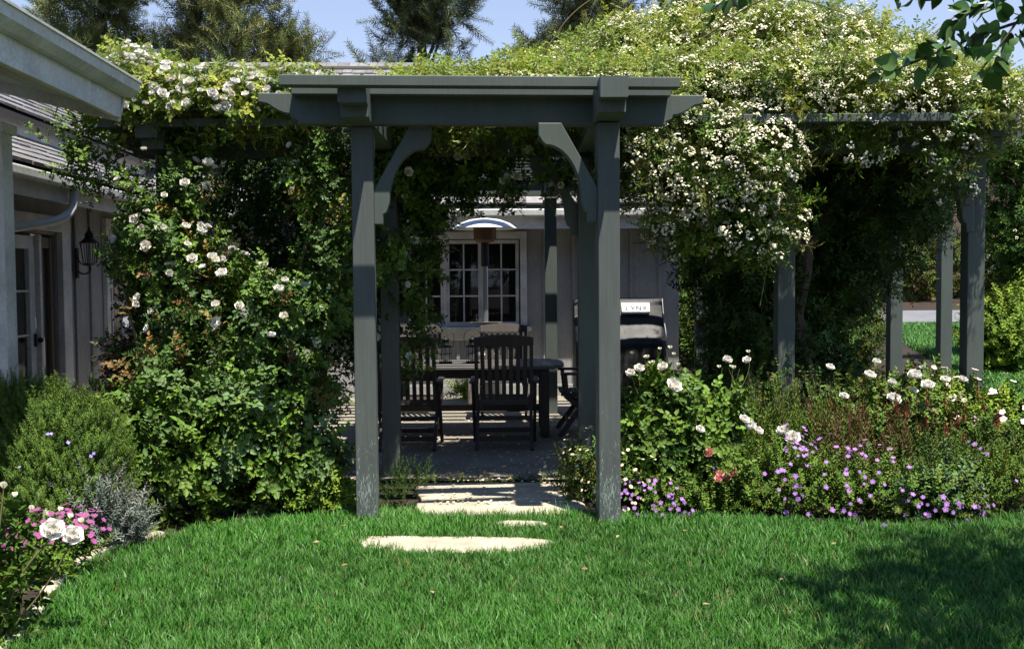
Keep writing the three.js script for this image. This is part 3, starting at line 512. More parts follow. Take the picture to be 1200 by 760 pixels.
{
  const pg = thing('pergola', 'long dark grey green timber pergola smothered in climbing roses', 'pergola', [0.6, 0, -10]), o = pg.position, A = (x, y, d) => V(x, y, -d).sub(o);
  const front = [[-2.78, 8.1], [-1.0, 8.17], [0.615, 8.17], [2.27, 8.3], [3.86, 8.35]], back = [[-2.74, 12.0], [-1.32, 12.0], [0.47, 12.0], [2.3, 12.1], [3.7, 12.1], [4.42, 11.5], [5.3, 12.2]];
  for (const [x, d] of [...front, ...back]) { const p = mesh('post', metric(uvPost(2.6), x), M.paint, pg); p.position.copy(A(x, 0.0, d)); }
  const head = (x0, x1, d) => { const b = mesh('header_beam', extrudeXY(ogee(x1 - x0, 0.2), 0.09, 0.005).translate(0, 0, -0.045), M.paint, pg); b.position.copy(A((x0 + x1) / 2, 2.63, d)); };
  head(-3.3, 4.25, 8.24); head(-3.2, 5.7, 12.05);
  for (const [x, s] of [[0.615, -1], [3.86, -1]]) { const b = mesh('brace', brace(s), M.paint, pg); b.position.copy(A(x + s * 0.07, 2.62, 8.22)); }
  front.forEach(([x, d], i) => mesh('side_beam', sideBeam(A(x, 2.634, d - 0.45 + (i === 1 || i === 2 ? 0.45 : 0)), A(back[i][0], 2.634, back[i][1] + 0.3)), M.paint, pg));
  for (let k = 0; k < 17; k++) { const d = 7.74 + k * 0.285; mesh('rail', metric(box(k < 9 ? 7.1 : 7.6, 0.065, 0.095, 0.006), k).translate(...A(k < 9 ? 0.36 : 0.6, 2.838, d).toArray()), M.paint, pg); }
}
console.log('timber');

// ================================================================ FURNITURE
function makeChair(label, x, d, turn) {                          // slatted folding armchair; the sitter looks along local -z
  const c = thing('garden_chair', label, 'chair', [x, 0.012, -d], turn, 'slatted teak chairs around the patio table'); const W = 0.26;
  const back = (y) => lerp(0.13, 0.33, (y - 0.4) / 0.68);
  for (const s of [-1, 1]) {
    mesh('stile', bar(V(s * W, 0.36, back(0.36)), V(s * W, 1.06, back(1.06)), 0.034, 0.045), M.teak, c);
    mesh('leg', bar(V(s * (W + 0.035), 0.62, 0.2), V(s * (W + 0.035), 0.0, -0.26), 0.032, 0.05), M.teak, c);
    mesh('leg', bar(V(s * (W + 0.0), 0.42, -0.2), V(s * (W + 0.0), 0.0, 0.3), 0.032, 0.05), M.teak, c);
    mesh('armrest', metric(box(0.06, 0.028, 0.52, 0.01).translate(s * (W + 0.04), 0.645, 0.01)), M.teak, c);
    mesh('arm_post', bar(V(s * (W + 0.04), 0.43, -0.18), V(s * (W + 0.04), 0.632, -0.2), 0.03, 0.04), M.teak, c);
    mesh('seat_rail', bar(V(s * (W - 0.035), 0.4, 0.17), V(s * (W - 0.035), 0.43, -0.24), 0.028, 0.04), M.teak, c);
  }
  const top = extrudeXY([[-W - 0.02, 0], [-W - 0.02, 0.075], [-0.13, 0.098], [0, 0.104], [0.13, 0.098], [W + 0.02, 0.075], [W + 0.02, 0], [0.13, -0.006], [0, -0.01], [-0.13, -0.006]], 0.032).rotateX(0.28).translate(0, 1.0, back(1.0) - 0.018);
  mesh('top_rail', top, M.teak, c); mesh('lower_rail', bar(V(-W + 0.02, 0.44, back(0.44)), V(W - 0.02, 0.44, back(0.44)), 0.03, 0.06), M.teak, c);
  for (let k = 0; k < 7; k++) { const x = (k - 3) * 0.068; mesh('back_slat', bar(V(x * 0.96, 0.45, back(0.45)), V(x, 1.01, back(1.01) - 0.01), 0.04, 0.012), M.teak, c); }
  for (let k = 0; k < 7; k++) mesh('seat_slat', metric(box(2 * W - 0.06, 0.016, 0.05, 0.004).translate(0, 0.452 - 0.0045 * k, -0.23 + k * 0.062)), M.teak, c);
  mesh('stretcher', bar(V(-W - 0.03, 0.13, -0.162), V(W + 0.03, 0.13, -0.162), 0.025, 0.045), M.teak, c); mesh('stretcher', bar(V(-W, 0.1, 0.187), V(W, 0.1, 0.187), 0.025, 0.05), M.teak, c); mesh('stretcher', bar(V(-W, 0.27, 0.0), V(W, 0.27, 0.0), 0.02, 0.04), M.teak, c);
  return c;
}
makeChair('dark slatted chair seen from behind in front of the two lanterns', -0.08, 9.62, 0);
makeChair('dark slatted chair tucked beside the rose draped arbor post', -1.0, 9.62, 0);
makeChair('slatted chair on the house side of the table below the patio heater', -0.1, 11.5, Math.PI);
makeChair('slatted chair on the house side of the table near the rose curtain', -1.12, 11.5, Math.PI);
makeChair('slatted chair seen from the side at the rounded table end', 0.74, 10.45, Math.PI / 2);
{ // patio table with rounded ends
  const t = thing('patio_table', 'weathered grey wooden table with rounded ends under the pergola', 'table', [-0.6, 0.012, -10.5]), L = 1.14, D = 0.5;
  for (let k = 0; k < 8; k++) { const z = -D + (k + 0.5) * D / 4, e = Math.abs(z) / D, half = L - 0.26 * (1 - Math.sqrt(1 - Math.pow(Math.min(e, 0.93), 3))); mesh('table_board', metric(box(half * 2, 0.035, D / 4 - 0.006, 0.008), k).translate(0, 0.722, z), M.teakgrey, t); }
  for (const s of [-1, 1]) { mesh('apron', metric(box(1.9, 0.09, 0.03).translate(0, 0.655, s * 0.38)), M.teak, t); mesh('apron', metric(box(0.03, 0.09, 0.74).translate(s * 0.95, 0.655, 0)), M.teak, t); for (const q of [-1, 1]) mesh('leg', metric(box(0.09, 0.705, 0.09, 0.012).translate(s * 0.93, 0.352, q * 0.36)), M.teak, t); }
  mesh('stretcher', metric(box(1.8, 0.06, 0.05).translate(0, 0.26, 0)), M.teak, t);
}
function lantern(label, x, d) {
  const l = thing('candle_lantern', label, 'lantern', [x, 0.752, -d], 0, 'lanterns on the patio table');
  const cyl = (r0, r1, h, y, n = 20) => new THREE.CylinderGeometry(r0, r1, h, n).translate(0, y, 0);
  mesh('base', cyl(0.068, 0.074, 0.018, 0.009), M.iron, l);
  mesh('glass_chimney', new THREE.CylinderGeometry(0.055, 0.055, 0.15, 24, 1, true).translate(0, 0.094, 0), M.glass, l);
  for (let k = 0; k < 8; k++) { const a = k * 0.785; mesh('wire', new THREE.CylinderGeometry(0.0022, 0.0022, 0.16, 5).translate(0.062 * Math.cos(a), 0.094, 0.062 * Math.sin(a)), M.iron, l); }
  mesh('ring', new THREE.TorusGeometry(0.062, 0.0025, 5, 24).rotateX(Math.PI / 2).translate(0, 0.1, 0), M.iron, l);
  mesh('cap', new THREE.LatheGeometry([[0.0, 0.0], [0.078, 0.0], [0.08, 0.008], [0.05, 0.03], [0.038, 0.034], [0.038, 0.075], [0.046, 0.079], [0.04, 0.088], [0.012, 0.1], [0.01, 0.112], [0.014, 0.12], [0, 0.126]].map(([a, b]) => new THREE.Vector2(a, b)), 22).translate(0, 0.17, 0), M.iron, l);
  mesh('handle', tube([V(-0.078, 0.17, 0), V(-0.09, 0.27, 0), V(-0.07, 0.33, 0), V(0, 0.36, 0), V(0.07, 0.33, 0), V(0.09, 0.27, 0), V(0.078, 0.17, 0)], 0.0035, 30, 6), M.iron, l);
  mesh('candle', cyl(0.03, 0.03, 0.06, 0.048), std(C(0.7, 0.66, 0.55), 0.6), l);
}
lantern('round wire lantern with hoop handle standing clear between the near chairs', -0.7, 10.42);
lantern('round wire lantern with hoop handle right behind the near chair back', -0.415, 10.42);
{ // patio heater
  const h = thing('patio_heater', 'tall patio heater with white dome and copper burner by the window', 'heater', [-0.33, 0.012, -12.45]);
  const lathe = (pts, n = 28) => new THREE.LatheGeometry(pts.map(([a, b]) => new THREE.Vector2(a, b)), n);
  mesh('reflector', lathe([[0, 2.385], [0.05, 2.384], [0.2, 2.362], [0.32, 2.315], [0.4, 2.255], [0.402, 2.249], [0.32, 2.302], [0.2, 2.348], [0.05, 2.37], [0, 2.371]], 40), M.white, h);
  mesh('burner', lathe([[0, 2.34], [0.14, 2.34], [0.145, 2.33], [0.14, 2.13], [0.11, 2.09], [0.06, 2.075], [0, 2.075]]), M.copper, h);
  mesh('burner_neck', lathe([[0, 2.08], [0.05, 2.08], [0.05, 1.8], [0.042, 1.78], [0, 1.78]]), M.black, h);
  mesh('pole', new THREE.CylinderGeometry(0.035, 0.035, 1.15, 20).translate(0, 1.22, 0), M.steel, h);
  mesh('side_shelf', lathe([[0, 1.09], [0.2, 1.09], [0.21, 1.083], [0.2, 1.072], [0, 1.072]]), M.teakgrey, h);
  mesh('tank_housing', lathe([[0, 0.75], [0.18, 0.72], [0.21, 0.68], [0.23, 0.06], [0, 0.06]]), M.steel, h);
  mesh('base', lathe([[0, 0.06], [0.25, 0.06], [0.26, 0.04], [0.26, 0], [0, 0]]), M.black, h);
  const g = thing('drinking_glass', 'small clear tumbler left on the heater shelf', 'glass', [-0.41, 1.104, -12.41]);
  mesh('tumbler', lathe([[0, 0], [0.036, 0], [0.042, 0.1], [0.039, 0.1], [0.034, 0.008], [0, 0.008]], 20), M.glass, g);
}
{ // covered grill
  const g = thing('covered_grill', 'black fabric covered barbecue grill with a white name label', 'grill', [1.26, 0.012, -11.81]);
  const prof = [[-0.36, 0.06], [-0.36, 1.3], [-0.3, 1.375], [-0.05, 1.39], [0.0, 1.355], [0.1, 1.165], [0.15, 1.1], [0.34, 0.86], [0.36, 0.8], [0.375, 0.06]], N = 22, pos = [], idx = [], uv = [];
  const line = []; for (let i = 0; i < prof.length - 1; i++) for (let k = 0; k < 6; k++) line.push([lerp(prof[i][0], prof[i + 1][0], k / 6), lerp(prof[i][1], prof[i + 1][1], k / 6)]); line.push(prof[prof.length - 1]);
  const half = 0.52;
  for (let j = 0; j <= N; j++) line.forEach(([z, y], i) => { const x = lerp(-half, half, j / N), e = Math.abs(x) / half, w = y < 1.1 ? 0.028 : 0.007; const n = (fbm(x * 7, y * 3, z * 7, 3) - 0.5) * 2 * w; pos.push(x, y + n * 0.4 - 0.012 * e ** 6, z + n + (z > 0 ? -1 : 1) * 0.02 * e ** 8); uv.push(x, y + z); });
  const m = line.length; for (let j = 0; j < N; j++) for (let i = 0; i < m - 1; i++) { const a = j * m + i; idx.push(a, a + 1, a + m, a + 1, a + m + 1, a + m); }
  // ends: fans of strips front to back
  for (const [j, s] of [[0, 1], [N, -1]]) { const K = Math.floor(m / 2); for (let i = 0; i < K; i++) { const a = j * m + i, b = j * m + i + 1, c = j * m + m - 1 - i, d = j * m + m - 2 - i; if (s > 0) idx.push(a, c, b, b, c, d); else idx.push(a, b, c, b, d, c); } }
  const geo = new THREE.BufferGeometry(); geo.setAttribute('position', new THREE.Float32BufferAttribute(pos, 3)); geo.setAttribute('uv', new THREE.Float32BufferAttribute(uv, 2)); geo.setIndex(idx); geo.computeVertexNormals();
  mesh('cover', geo, M.cover, g);
  const cv = document.createElement('canvas'); cv.width = 512; cv.height = 224; const q = cv.getContext('2d'); q.fillStyle = '#f4f3f2'; q.fillRect(0, 0, 512, 224); q.fillStyle = '#0c0c0e'; q.font = 'bold 124px sans-serif'; q.textAlign = 'center'; q.textBaseline = 'middle';
  'LYNX'.split('').forEach((ch, i) => { q.save(); q.translate(96 + i * 107, 116); q.scale(1.25, 0.95); q.fillText(ch, 0, 0); q.restore(); });
  const tx = new THREE.CanvasTexture(cv); tx.colorSpace = THREE.SRGBColorSpace;
  const a = Math.atan2(0.1, 0.19), lab = mesh('name_label', new THREE.PlaneGeometry(0.33, 0.145), std(0xffffff, 0.6, { map: tx }), g); lab.rotation.x = -a; lab.position.set(0.2, 1.268, 0.079); lab.userData.label = 'white cloth label with dark capitals';
  mesh('strap', bar(V(-0.1, 1.02, 0.245), V(-0.36, 0.42, 0.395), 0.035, 0.006), M.black, g);
  for (const s of [0.53]) mesh('piping', tube([V(s, 1.37, -0.28), V(s, 1.385, -0.05), V(s - 0.005, 1.34, 0.01), V(s - 0.005, 1.15, 0.115), V(s, 0.95, 0.27), V(s, 0.6, 0.36)], 0.006, 30, 5), std(C(0.35, 0.34, 0.36), 0.6), g);
}
{ // wall lantern beside the glazed door
  const w = thing('wall_lantern', 'black iron carriage lantern on a scroll bracket beside the door', 'wall lamp', [-4.37, 1.8, -10.0], 0.042), ir = M.iron;
  const hex = (r0, r1, h, y, open) => new THREE.CylinderGeometry(r0, r1, h, 6, 1, open).translate(0.14, y, 0);
  mesh('back_plate', metric(box(0.02, 0.3, 0.07, 0.006).translate(0.012, 0.02, 0)), ir, w);
  mesh('bracket', merged([tube([V(0.02, -0.06, 0), V(0.07, -0.09, 0), V(0.14, -0.06, 0), V(0.14, 0.0, 0)], 0.008, 20, 6), tube([V(0.02, 0.1, 0), V(0.04, 0.03, 0), V(0.09, 0.0, 0), V(0.14, 0.0, 0)], 0.006, 16, 6)].map((g) => metric(g))), ir, w);
  mesh('pane', hex(0.085, 0.06, 0.2, 0.12, true), M.glass, w);
  for (let k = 0; k < 6; k++) { const t = k / 6 * 6.283 + 0.0, s = Math.sin(t), c = Math.cos(t); mesh('bar', bar(V(0.14 + 0.062 * s, 0.02, 0.062 * c), V(0.14 + 0.088 * s, 0.22, 0.088 * c), 0.008, 0.008), ir, w); }
  mesh('base', hex(0.066, 0.04, 0.025, 0.008), ir, w); mesh('roof', merged([hex(0.02, 0.105, 0.07, 0.255), hex(0.045, 0.045, 0.03, 0.295), hex(0.008, 0.04, 0.05, 0.335), new THREE.SphereGeometry(0.012, 8, 6).translate(0.14, 0.37, 0)].map((g) => metric(g))), ir, w);
}
console.log('furniture');

// ================================================================ PLANTS
const G = { deep: [0.038, 0.085, 0.014], mid: [0.068, 0.135, 0.02], fresh: [0.115, 0.2, 0.024], paleGreen: [0.23, 0.32, 0.03], yellow: [0.35, 0.39, 0.04], red: [0.14, 0.06, 0.03], blue: [0.062, 0.12, 0.038], olive: [0.115, 0.13, 0.03], grey: [0.2, 0.23, 0.2] };
const archClear = (x, y, d) => y < 2.9 && d < 9.6 && x > -0.62 && x < 0.5 && y < 1.98 + 0.55 * Math.abs(x + 0.05) ** 2;
reseed(301);
{ // white climbing rose on the left half of the pergola
  const P = plant('climbing_rose', 'white climbing rose covering the pergola beside the glazed door', 'rose', -2.4, 7.7);
  const low = [[-2.72, 2.62, 7.85, 0.24, 0.24, 0.22], [-2.66, 2.2, 7.75, 0.26, 0.28, 0.22], [-2.62, 1.75, 7.55, 0.26, 0.26, 0.24], [-2.25, 1.4, 7.5, 0.36, 0.24, 0.26], [-1.85, 1.3, 7.5, 0.34, 0.28, 0.26], [-1.48, 1.15, 7.6, 0.2, 0.4, 0.22], [-2.3, 0.85, 7.3, 0.42, 0.3, 0.24], [-1.8, 0.75, 7.25, 0.38, 0.36, 0.24], [-1.45, 2.35, 7.85, 0.15, 0.3, 0.16, 0.8], [-1.4, 1.8, 7.8, 0.14, 0.3, 0.15, 0.8]];
  const behind = [[-2.1, 2.3, 8.75, 0.6, 0.5, 0.25], [-1.9, 1.2, 8.7, 0.7, 0.7, 0.25], [-2.85, 1.5, 8.5, 0.35, 0.9, 0.3]];
  const top = [[-2.85, 2.98, 7.92, 0.4, 0.2, 0.36], [-2.3, 2.95, 7.9, 0.45, 0.15, 0.36], [-1.75, 2.93, 7.9, 0.38, 0.12, 0.36], [-3.0, 3.12, 8.15, 0.22, 0.22, 0.25]];
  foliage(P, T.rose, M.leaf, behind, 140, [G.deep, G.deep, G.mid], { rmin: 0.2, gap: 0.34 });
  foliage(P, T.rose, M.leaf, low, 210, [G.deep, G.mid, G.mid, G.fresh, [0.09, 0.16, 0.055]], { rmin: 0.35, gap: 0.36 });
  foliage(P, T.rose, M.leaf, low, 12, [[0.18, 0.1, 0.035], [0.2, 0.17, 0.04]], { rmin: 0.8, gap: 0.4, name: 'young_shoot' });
  foliage(P, T.rose, M.leafYoungSunlit, top, 270, [G.paleGreen, G.fresh, G.paleGreen, G.yellow], { rmin: 0.2, up: 0.8 });  // top growth: young leaves, yellowed and lightened further to stand for full sun
  foliage(P, T.rose, M.leaf, [[-3.2, 2.5, 7.8, 0.2, 0.12, 0.2, 0.5], [-2.84, 1.78, 7.4, 0.12, 0.08, 0.12, 0.6], [-3.4, 2.7, 7.9, 0.25, 0.15, 0.2, 0.35]], 160, [G.mid, G.fresh], { gap: 0.4, rmin: 0.1 });
  blooms(P, 'rose_bloom', bloomW, M.petal, [...surface(low.filter((b) => b[1] > 1.2), 105, { front: 0.25, top: 0.6, proud: 0.17, gap: 0.3 }), ...surface(low.filter((b) => b[1] < 1), 8, { front: 0.3, top: 0.7, proud: 0.18 }), ...surface(top, 185, { front: 0.2, top: 0.4, proud: 0.17, low: -0.15 })], [0.55, 1.1]);
  specks(P, 'small_bloom', [bloomW[1]], petals[0], surface(top, 320, { front: 0.1, top: 0.2, proud: 0.14, low: -0.1 }), [[1, 1, 1], [0.98, 0.95, 0.85]], [0.4, 0.75]);
  canes(P, [[[[-2.6, 0, 7.6], [-2.65, 1.0, 7.9], [-2.8, 2.0, 8.0], [-2.6, 2.9, 8.1]], 0.035, 0.02], [[[-2.5, 0, 7.6], [-2.2, 0.8, 7.6], [-1.7, 1.5, 7.6], [-1.5, 2.4, 7.9]], 0.022, 0.008], [[[-2.6, 0, 7.5], [-2.8, 1.2, 7.4], [-3.0, 1.9, 7.5]], 0.02, 0.006]]);
}
reseed(302);
{ // rose curtain inside the arbor
  const P = plant('climbing_rose', 'dark rose curtain draped over the arbor beside the near chairs', 'rose', -1.1, 8.3);
  const bl = [[-1.0, 1.95, 7.98, 0.1, 0.5, 0.06, 1.2], [-0.95, 2.5, 7.95, 0.16, 0.2, 0.1, 1.2], [-1.0, 2.5, 8.4, 0.3, 0.3, 0.22], [-0.9, 2.05, 8.45, 0.24, 0.4, 0.2], [-0.97, 1.35, 8.4, 0.2, 0.45, 0.2], [-0.62, 2.3, 8.5, 0.22, 0.28, 0.2, 0.8], [-1.3, 1.7, 8.3, 0.2, 0.5, 0.25], [-0.5, 2.55, 8.5, 0.38, 0.2, 0.25, 0.7], [0.05, 2.55, 8.5, 0.4, 0.18, 0.3, 0.6], [0.45, 2.58, 8.3, 0.3, 0.18, 0.3, 0.6]];
  foliage(P, T.rose, M.leaf, bl, 165, [G.deep, G.mid, G.mid, G.fresh], { rmin: 0.15, gap: 0.36, up: 0.1, skip: archClear });
  blooms(P, 'rose_bloom', bloomW, M.petal, surface(bl, 34, { front: 0.1, top: 0.9, skip: archClear }), [0.7, 1.0]);
  canes(P, [[[[-1.15, 0, 8.35], [-1.2, 1.0, 8.4], [-1.0, 2.0, 8.3], [-0.7, 2.7, 8.4]], 0.025, 0.01]]);
}
reseed(303);
{ // the great yellow green rose over the roof of the pergola
  const P = plant('banksia_rose', 'huge pale flowered climbing rose heaped over the pergola roof', 'rose', 2.9, 9.4);
  const top = [[-0.55, 2.9, 7.5, 0.35, 0.05, 0.3], [0.15, 2.92, 7.5, 0.4, 0.06, 0.3], [0.7, 2.95, 7.6, 0.3, 0.08, 0.3], [-0.6, 2.93, 8.05, 0.4, 0.08, 0.45], [-0.1, 2.98, 8.15, 0.35, 0.15, 0.5], [0.35, 3.05, 8.4, 0.4, 0.24, 0.55], [0.9, 3.03, 8.22, 0.5, 0.16, 0.4], [0.9, 3.25, 8.8, 0.5, 0.4, 0.6], [1.5, 3.05, 8.22, 0.5, 0.18, 0.45], [1.5, 3.35, 8.9, 0.55, 0.45, 0.6], [2.15, 3.07, 8.22, 0.5, 0.2, 0.45], [2.15, 3.4, 8.9, 0.55, 0.5, 0.6], [2.75, 3.05, 8.22, 0.45, 0.2, 0.45], [2.8, 3.35, 8.9, 0.5, 0.46, 0.6], [3.3, 3.03, 8.22, 0.4, 0.18, 0.4], [3.4, 3.15, 8.8, 0.45, 0.36, 0.6], [3.75, 2.92, 8.1, 0.3, 0.14, 0.4], [3.9, 2.98, 8.7, 0.35, 0.25, 0.55], [1.5, 3.3, 9.9, 0.7, 0.4, 0.5], [2.6, 3.3, 9.9, 0.9, 0.45, 0.7], [3.8, 3.05, 9.8, 0.7, 0.35, 0.9], [3.5, 3.0, 11, 0.7, 0.25, 0.7], [3.6, 2.92, 7.75, 0.25, 0.08, 0.12], [1.15, 2.92, 7.72, 0.2, 0.08, 0.1]];
  const curtain = [[1.0, 2.6, 7.76, 0.2, 0.22, 0.18], [1.4, 2.5, 7.72, 0.28, 0.32, 0.2], [1.85, 2.5, 7.72, 0.24, 0.28, 0.2], [1.3, 2.15, 7.84, 0.22, 0.22, 0.18, 0.8], [1.75, 2.1, 7.76, 0.18, 0.22, 0.16, 0.8], [2.05, 2.05, 7.72, 0.08, 0.25, 0.08, 1.0], [2.75, 2.7, 7.9, 0.14, 0.06, 0.1, 0.8], [3.42, 2.68, 7.85, 0.12, 0.1, 0.1, 0.8], [3.46, 2.42, 7.9, 0.05, 0.16, 0.06, 0.8]];
  const inner = [[2.75, 0.9, 9.5, 0.3, 0.6, 0.3], [3.1, 0.5, 9.8, 0.3, 0.45, 0.3], [3.05, 1.5, 9.8, 0.45, 0.5, 0.4], [3.35, 1.7, 11, 0.6, 0.5, 0.4], [2.3, 0.6, 10.0, 0.3, 0.5, 0.3], [2.9, 2.35, 9.5, 0.9, 0.45, 0.5], [2.1, 2.0, 9.6, 0.5, 0.8, 0.5], [3.5, 2.2, 9.4, 0.45, 0.5, 0.6], [2.7, 1.5, 10.2, 0.7, 0.8, 0.5], [3.6, 1.8, 10.8, 0.7, 0.55, 0.5], [2.3, 1.2, 9.3, 0.4, 0.7, 0.4], [4.0, 2.4, 10.5, 0.6, 0.35, 0.6]];
  foliage(P, T.banksia, M.leafYoungSunlit, top, 205, [G.paleGreen, G.fresh, G.yellow, G.paleGreen], { rmin: 0.35, up: 0.7, ragged: 0.3 });  // heap leaves: yellow green species, with the sunlit top brightened in the colour
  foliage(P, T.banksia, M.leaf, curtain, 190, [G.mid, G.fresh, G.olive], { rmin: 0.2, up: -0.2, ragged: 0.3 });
  foliage(P, T.banksia, M.leaf, inner, 120, [G.deep, G.deep, G.mid], { rmin: 0.2, gap: 0.3 });  // leaves under the roof coloured darker, shade put into their green
  const white = [[0.84, 0.82, 0.72], [0.88, 0.86, 0.8], [0.8, 0.77, 0.6]];
  specks(P, 'flower_cluster', umbelW, M.petal, surface(top, 13000, { front: 0.0, top: 0.0, ragged: 0.3, gap: 0.12, proud: 0.14, low: -0.35 }), white, [0.28, 0.58]);
  specks(P, 'flower_cluster', umbelW, M.petal, surface(curtain, 1050, { front: 0.0, top: 0.4, ragged: 0.3, gap: 0.3, proud: 0.15 }), white, [0.35, 0.8]);
  // twisted trunk
  canes(P, [[[[3.0, 0, 9.1], [2.85, 0.5, 9.2], [2.62, 1.1, 9.2], [2.7, 1.8, 9.2], [2.5, 2.6, 9.0]], 0.1, 0.06], [[[2.85, 0, 9.2], [2.6, 0.5, 9.15], [2.75, 1.0, 9.3], [2.55, 1.5, 9.25], [2.9, 2.2, 9.2], [3.2, 2.8, 9.1]], 0.085, 0.05], [[[2.7, 0, 9.3], [2.55, 0.7, 9.35], [2.45, 1.4, 9.4], [2.2, 2.2, 9.5], [1.9, 2.9, 9.4]], 0.07, 0.04], [[[0.85, 2.0, 8.9], [0.7, 2.4, 8.6], [1.0, 2.9, 8.4]], 0.03, 0.02]], M.bark);
  canes(P, [[[[1.5, 3.5, 8.0], [2.0, 3.75, 7.7], [2.6, 3.55, 7.5]], 0.008, 0.004], [[[3.2, 3.4, 8.0], [3.7, 3.75, 8.0], [4.3, 3.55, 8.0], [4.6, 3.2, 8.0]], 0.008, 0.003], [[[2.05, 2.4, 7.72], [2.0, 1.9, 7.68], [1.92, 1.4, 7.7]], 0.006, 0.003], [[[0.2, 3.3, 8.0], [0.5, 3.7, 7.9], [0.9, 3.95, 7.9]], 0.007, 0.003]]);
}
console.log('climbers');
// ---- left bed
function mound(name, label, category, x, d, blobs, geos, mat, dens, cols, o = {}, group) { const P = plant(name, label, category, x, d, group); foliage(P, geos, mat, blobs, dens, cols, o); return P; }
reseed(310);
{
  const P = mound('rosemary_bush', 'rounded dark green rosemary bush in front of the porch', 'shrub', -2.85, 6.15, [[-2.88, 0.4, 6.15, 0.3, 0.47, 0.3], [-2.62, 0.34, 6.12, 0.16, 0.42, 0.22], [-3.2, 0.42, 6.25, 0.34, 0.5, 0.35], [-2.8, 0.2, 5.98, 0.28, 0.3, 0.2]], T.needle, M.leafMatt, 1700, [[0.1, 0.185, 0.03], [0.135, 0.225, 0.035], [0.07, 0.135, 0.025]], { rmin: 0.6, up: 0.9, out: 0.6, wild: 0.3, ragged: 0.14, scale: 0.72 });
  specks(P, 'flower', [simpleFlower(0.012, 4, [0.5, 0.42, 0.9], [0.8, 0.7, 1])], M.petal, surface([[-2.9, 0.4, 6.15, 0.3, 0.5, 0.33]], 30), [[0.7, 0.7, 0.8]]);
  const Q = mound('lavender_bush', 'silvery lavender bush at the lawn edging', 'shrub', -2.45, 5.95, [[-2.46, 0.2, 5.92, 0.1, 0.2, 0.1], [-2.34, 0.12, 6.02, 0.09, 0.12, 0.09]], T.silver, M.leafMatt, 620, [G.grey, [0.26, 0.29, 0.27], [0.12, 0.16, 0.12]], { rmin: 0.1, up: 1.1, wild: 0.5 });
  canes(Q, [[[[-2.45, 0, 5.92], [-2.46, 0.3, 5.92]], 0.01, 0.004]]);
  const R = mound('geranium', 'magenta flowered geranium clump beside the edging stones', 'flower', -2.45, 5.35, [[-2.45, 0.1, 5.38, 0.12, 0.1, 0.12], [-2.65, 0.12, 5.45, 0.12, 0.12, 0.12]], T.ferny, M.leafMatt, 260, [G.mid, G.fresh], { rmin: 0.1 });
  blooms(R, 'flower', [simpleFlower(0.024, 5, [0.33, 0.08, 0.25], [0.3, 0.08, 0.2]), simpleFlower(0.022, 5, [0.28, 0.07, 0.23], [0.5, 0.1, 0.3])], M.petal, surface([[-2.47, 0.2, 5.36, 0.17, 0.1, 0.14]], 90, { top: 0.2, front: 0.3, proud: 0.09, low: 0 }), [0.6, 0.95]);
  const S = mound('rose_bush', 'low rose bush with two large white blooms at the lawn corner', 'rose', -2.3, 4.35, [[-2.34, 0.1, 4.35, 0.1, 0.12, 0.14], [-2.36, 0.3, 4.4, 0.07, 0.06, 0.1, 0.6], [-2.52, 0.26, 4.4, 0.12, 0.18, 0.18]], T.roseBig, M.leaf, 130, [G.mid, G.deep, G.fresh], { rmin: 0.2 });
  for (const [x, y, d, s] of [[-2.06, 0.5, 4.4, 0.85], [-1.98, 0.47, 4.42, 0.75]]) { const b = mesh('rose_bloom', bloomBig[0], M.petal, S); b.position.copy(V(x, y, -d).sub(S.position)); b.rotation.set(0.9, 0.4, -0.5); b.scale.setScalar(s); }
  for (const [x, y, d] of [[-2.1, 0.57, 4.42], [-2.15, 0.6, 4.4], [-2.0, 0.55, 4.45], [-1.95, 0.53, 4.45], [-2.22, 0.66, 4.4], [-2.27, 0.7, 4.4], [-2.05, 0.58, 4.46]]) { const b = mesh('bud', budGeo, M.petal, S); b.position.copy(V(x, y, -d).sub(S.position)); b.scale.set(0.7, 1.1, 0.7).multiplyScalar(rr(0.8, 1.15)); b.rotation.set(rr(-0.4, 0.4), 0, rr(-0.4, 0.4)); }
  canes(S, [[[[-2.3, 0, 4.35], [-2.2, 0.3, 4.38], [-2.06, 0.48, 4.4]], 0.007, 0.004], [[[-2.32, 0, 4.35], [-2.3, 0.4, 4.38], [-2.27, 0.7, 4.4]], 0.007, 0.003], [[[-2.3, 0, 4.36], [-2.1, 0.25, 4.4], [-1.98, 0.45, 4.42]], 0.006, 0.003]]);
  const U = mound('pink_rose_bush', 'bronze leaved bush with small pink flowers below the wall lantern', 'rose', -3.0, 7.2, [[-2.95, 0.85, 7.75, 0.24, 0.26, 0.2], [-2.7, 0.72, 7.3, 0.14, 0.2, 0.14]], T.rose, M.leaf, 130, [G.red, [0.11, 0.09, 0.03], G.olive, G.mid], { rmin: 0.2, gap: 0.3 });
  blooms(U, 'flower', [bloomPale], M.petal, surface([[-2.9, 0.85, 7.6, 0.24, 0.26, 0.2]], 24, { front: 0.2 }), [0.4, 0.65]);
  mound('low_rose', 'light green low rose thicket along the left lawn edge', 'rose', -2.0, 6.95, [[-2.3, 0.28, 6.75, 0.35, 0.3, 0.2], [-1.85, 0.28, 6.95, 0.4, 0.32, 0.2], [-1.5, 0.2, 7.15, 0.22, 0.28, 0.2], [-2.05, 0.6, 7.0, 0.4, 0.22, 0.25], [-2.6, 0.5, 6.9, 0.2, 0.3, 0.2]], T.roseBig, M.leaf, 150, [G.mid, G.fresh, G.fresh, [0.1, 0.17, 0.06]], { rmin: 0.35, gap: 0.26 });
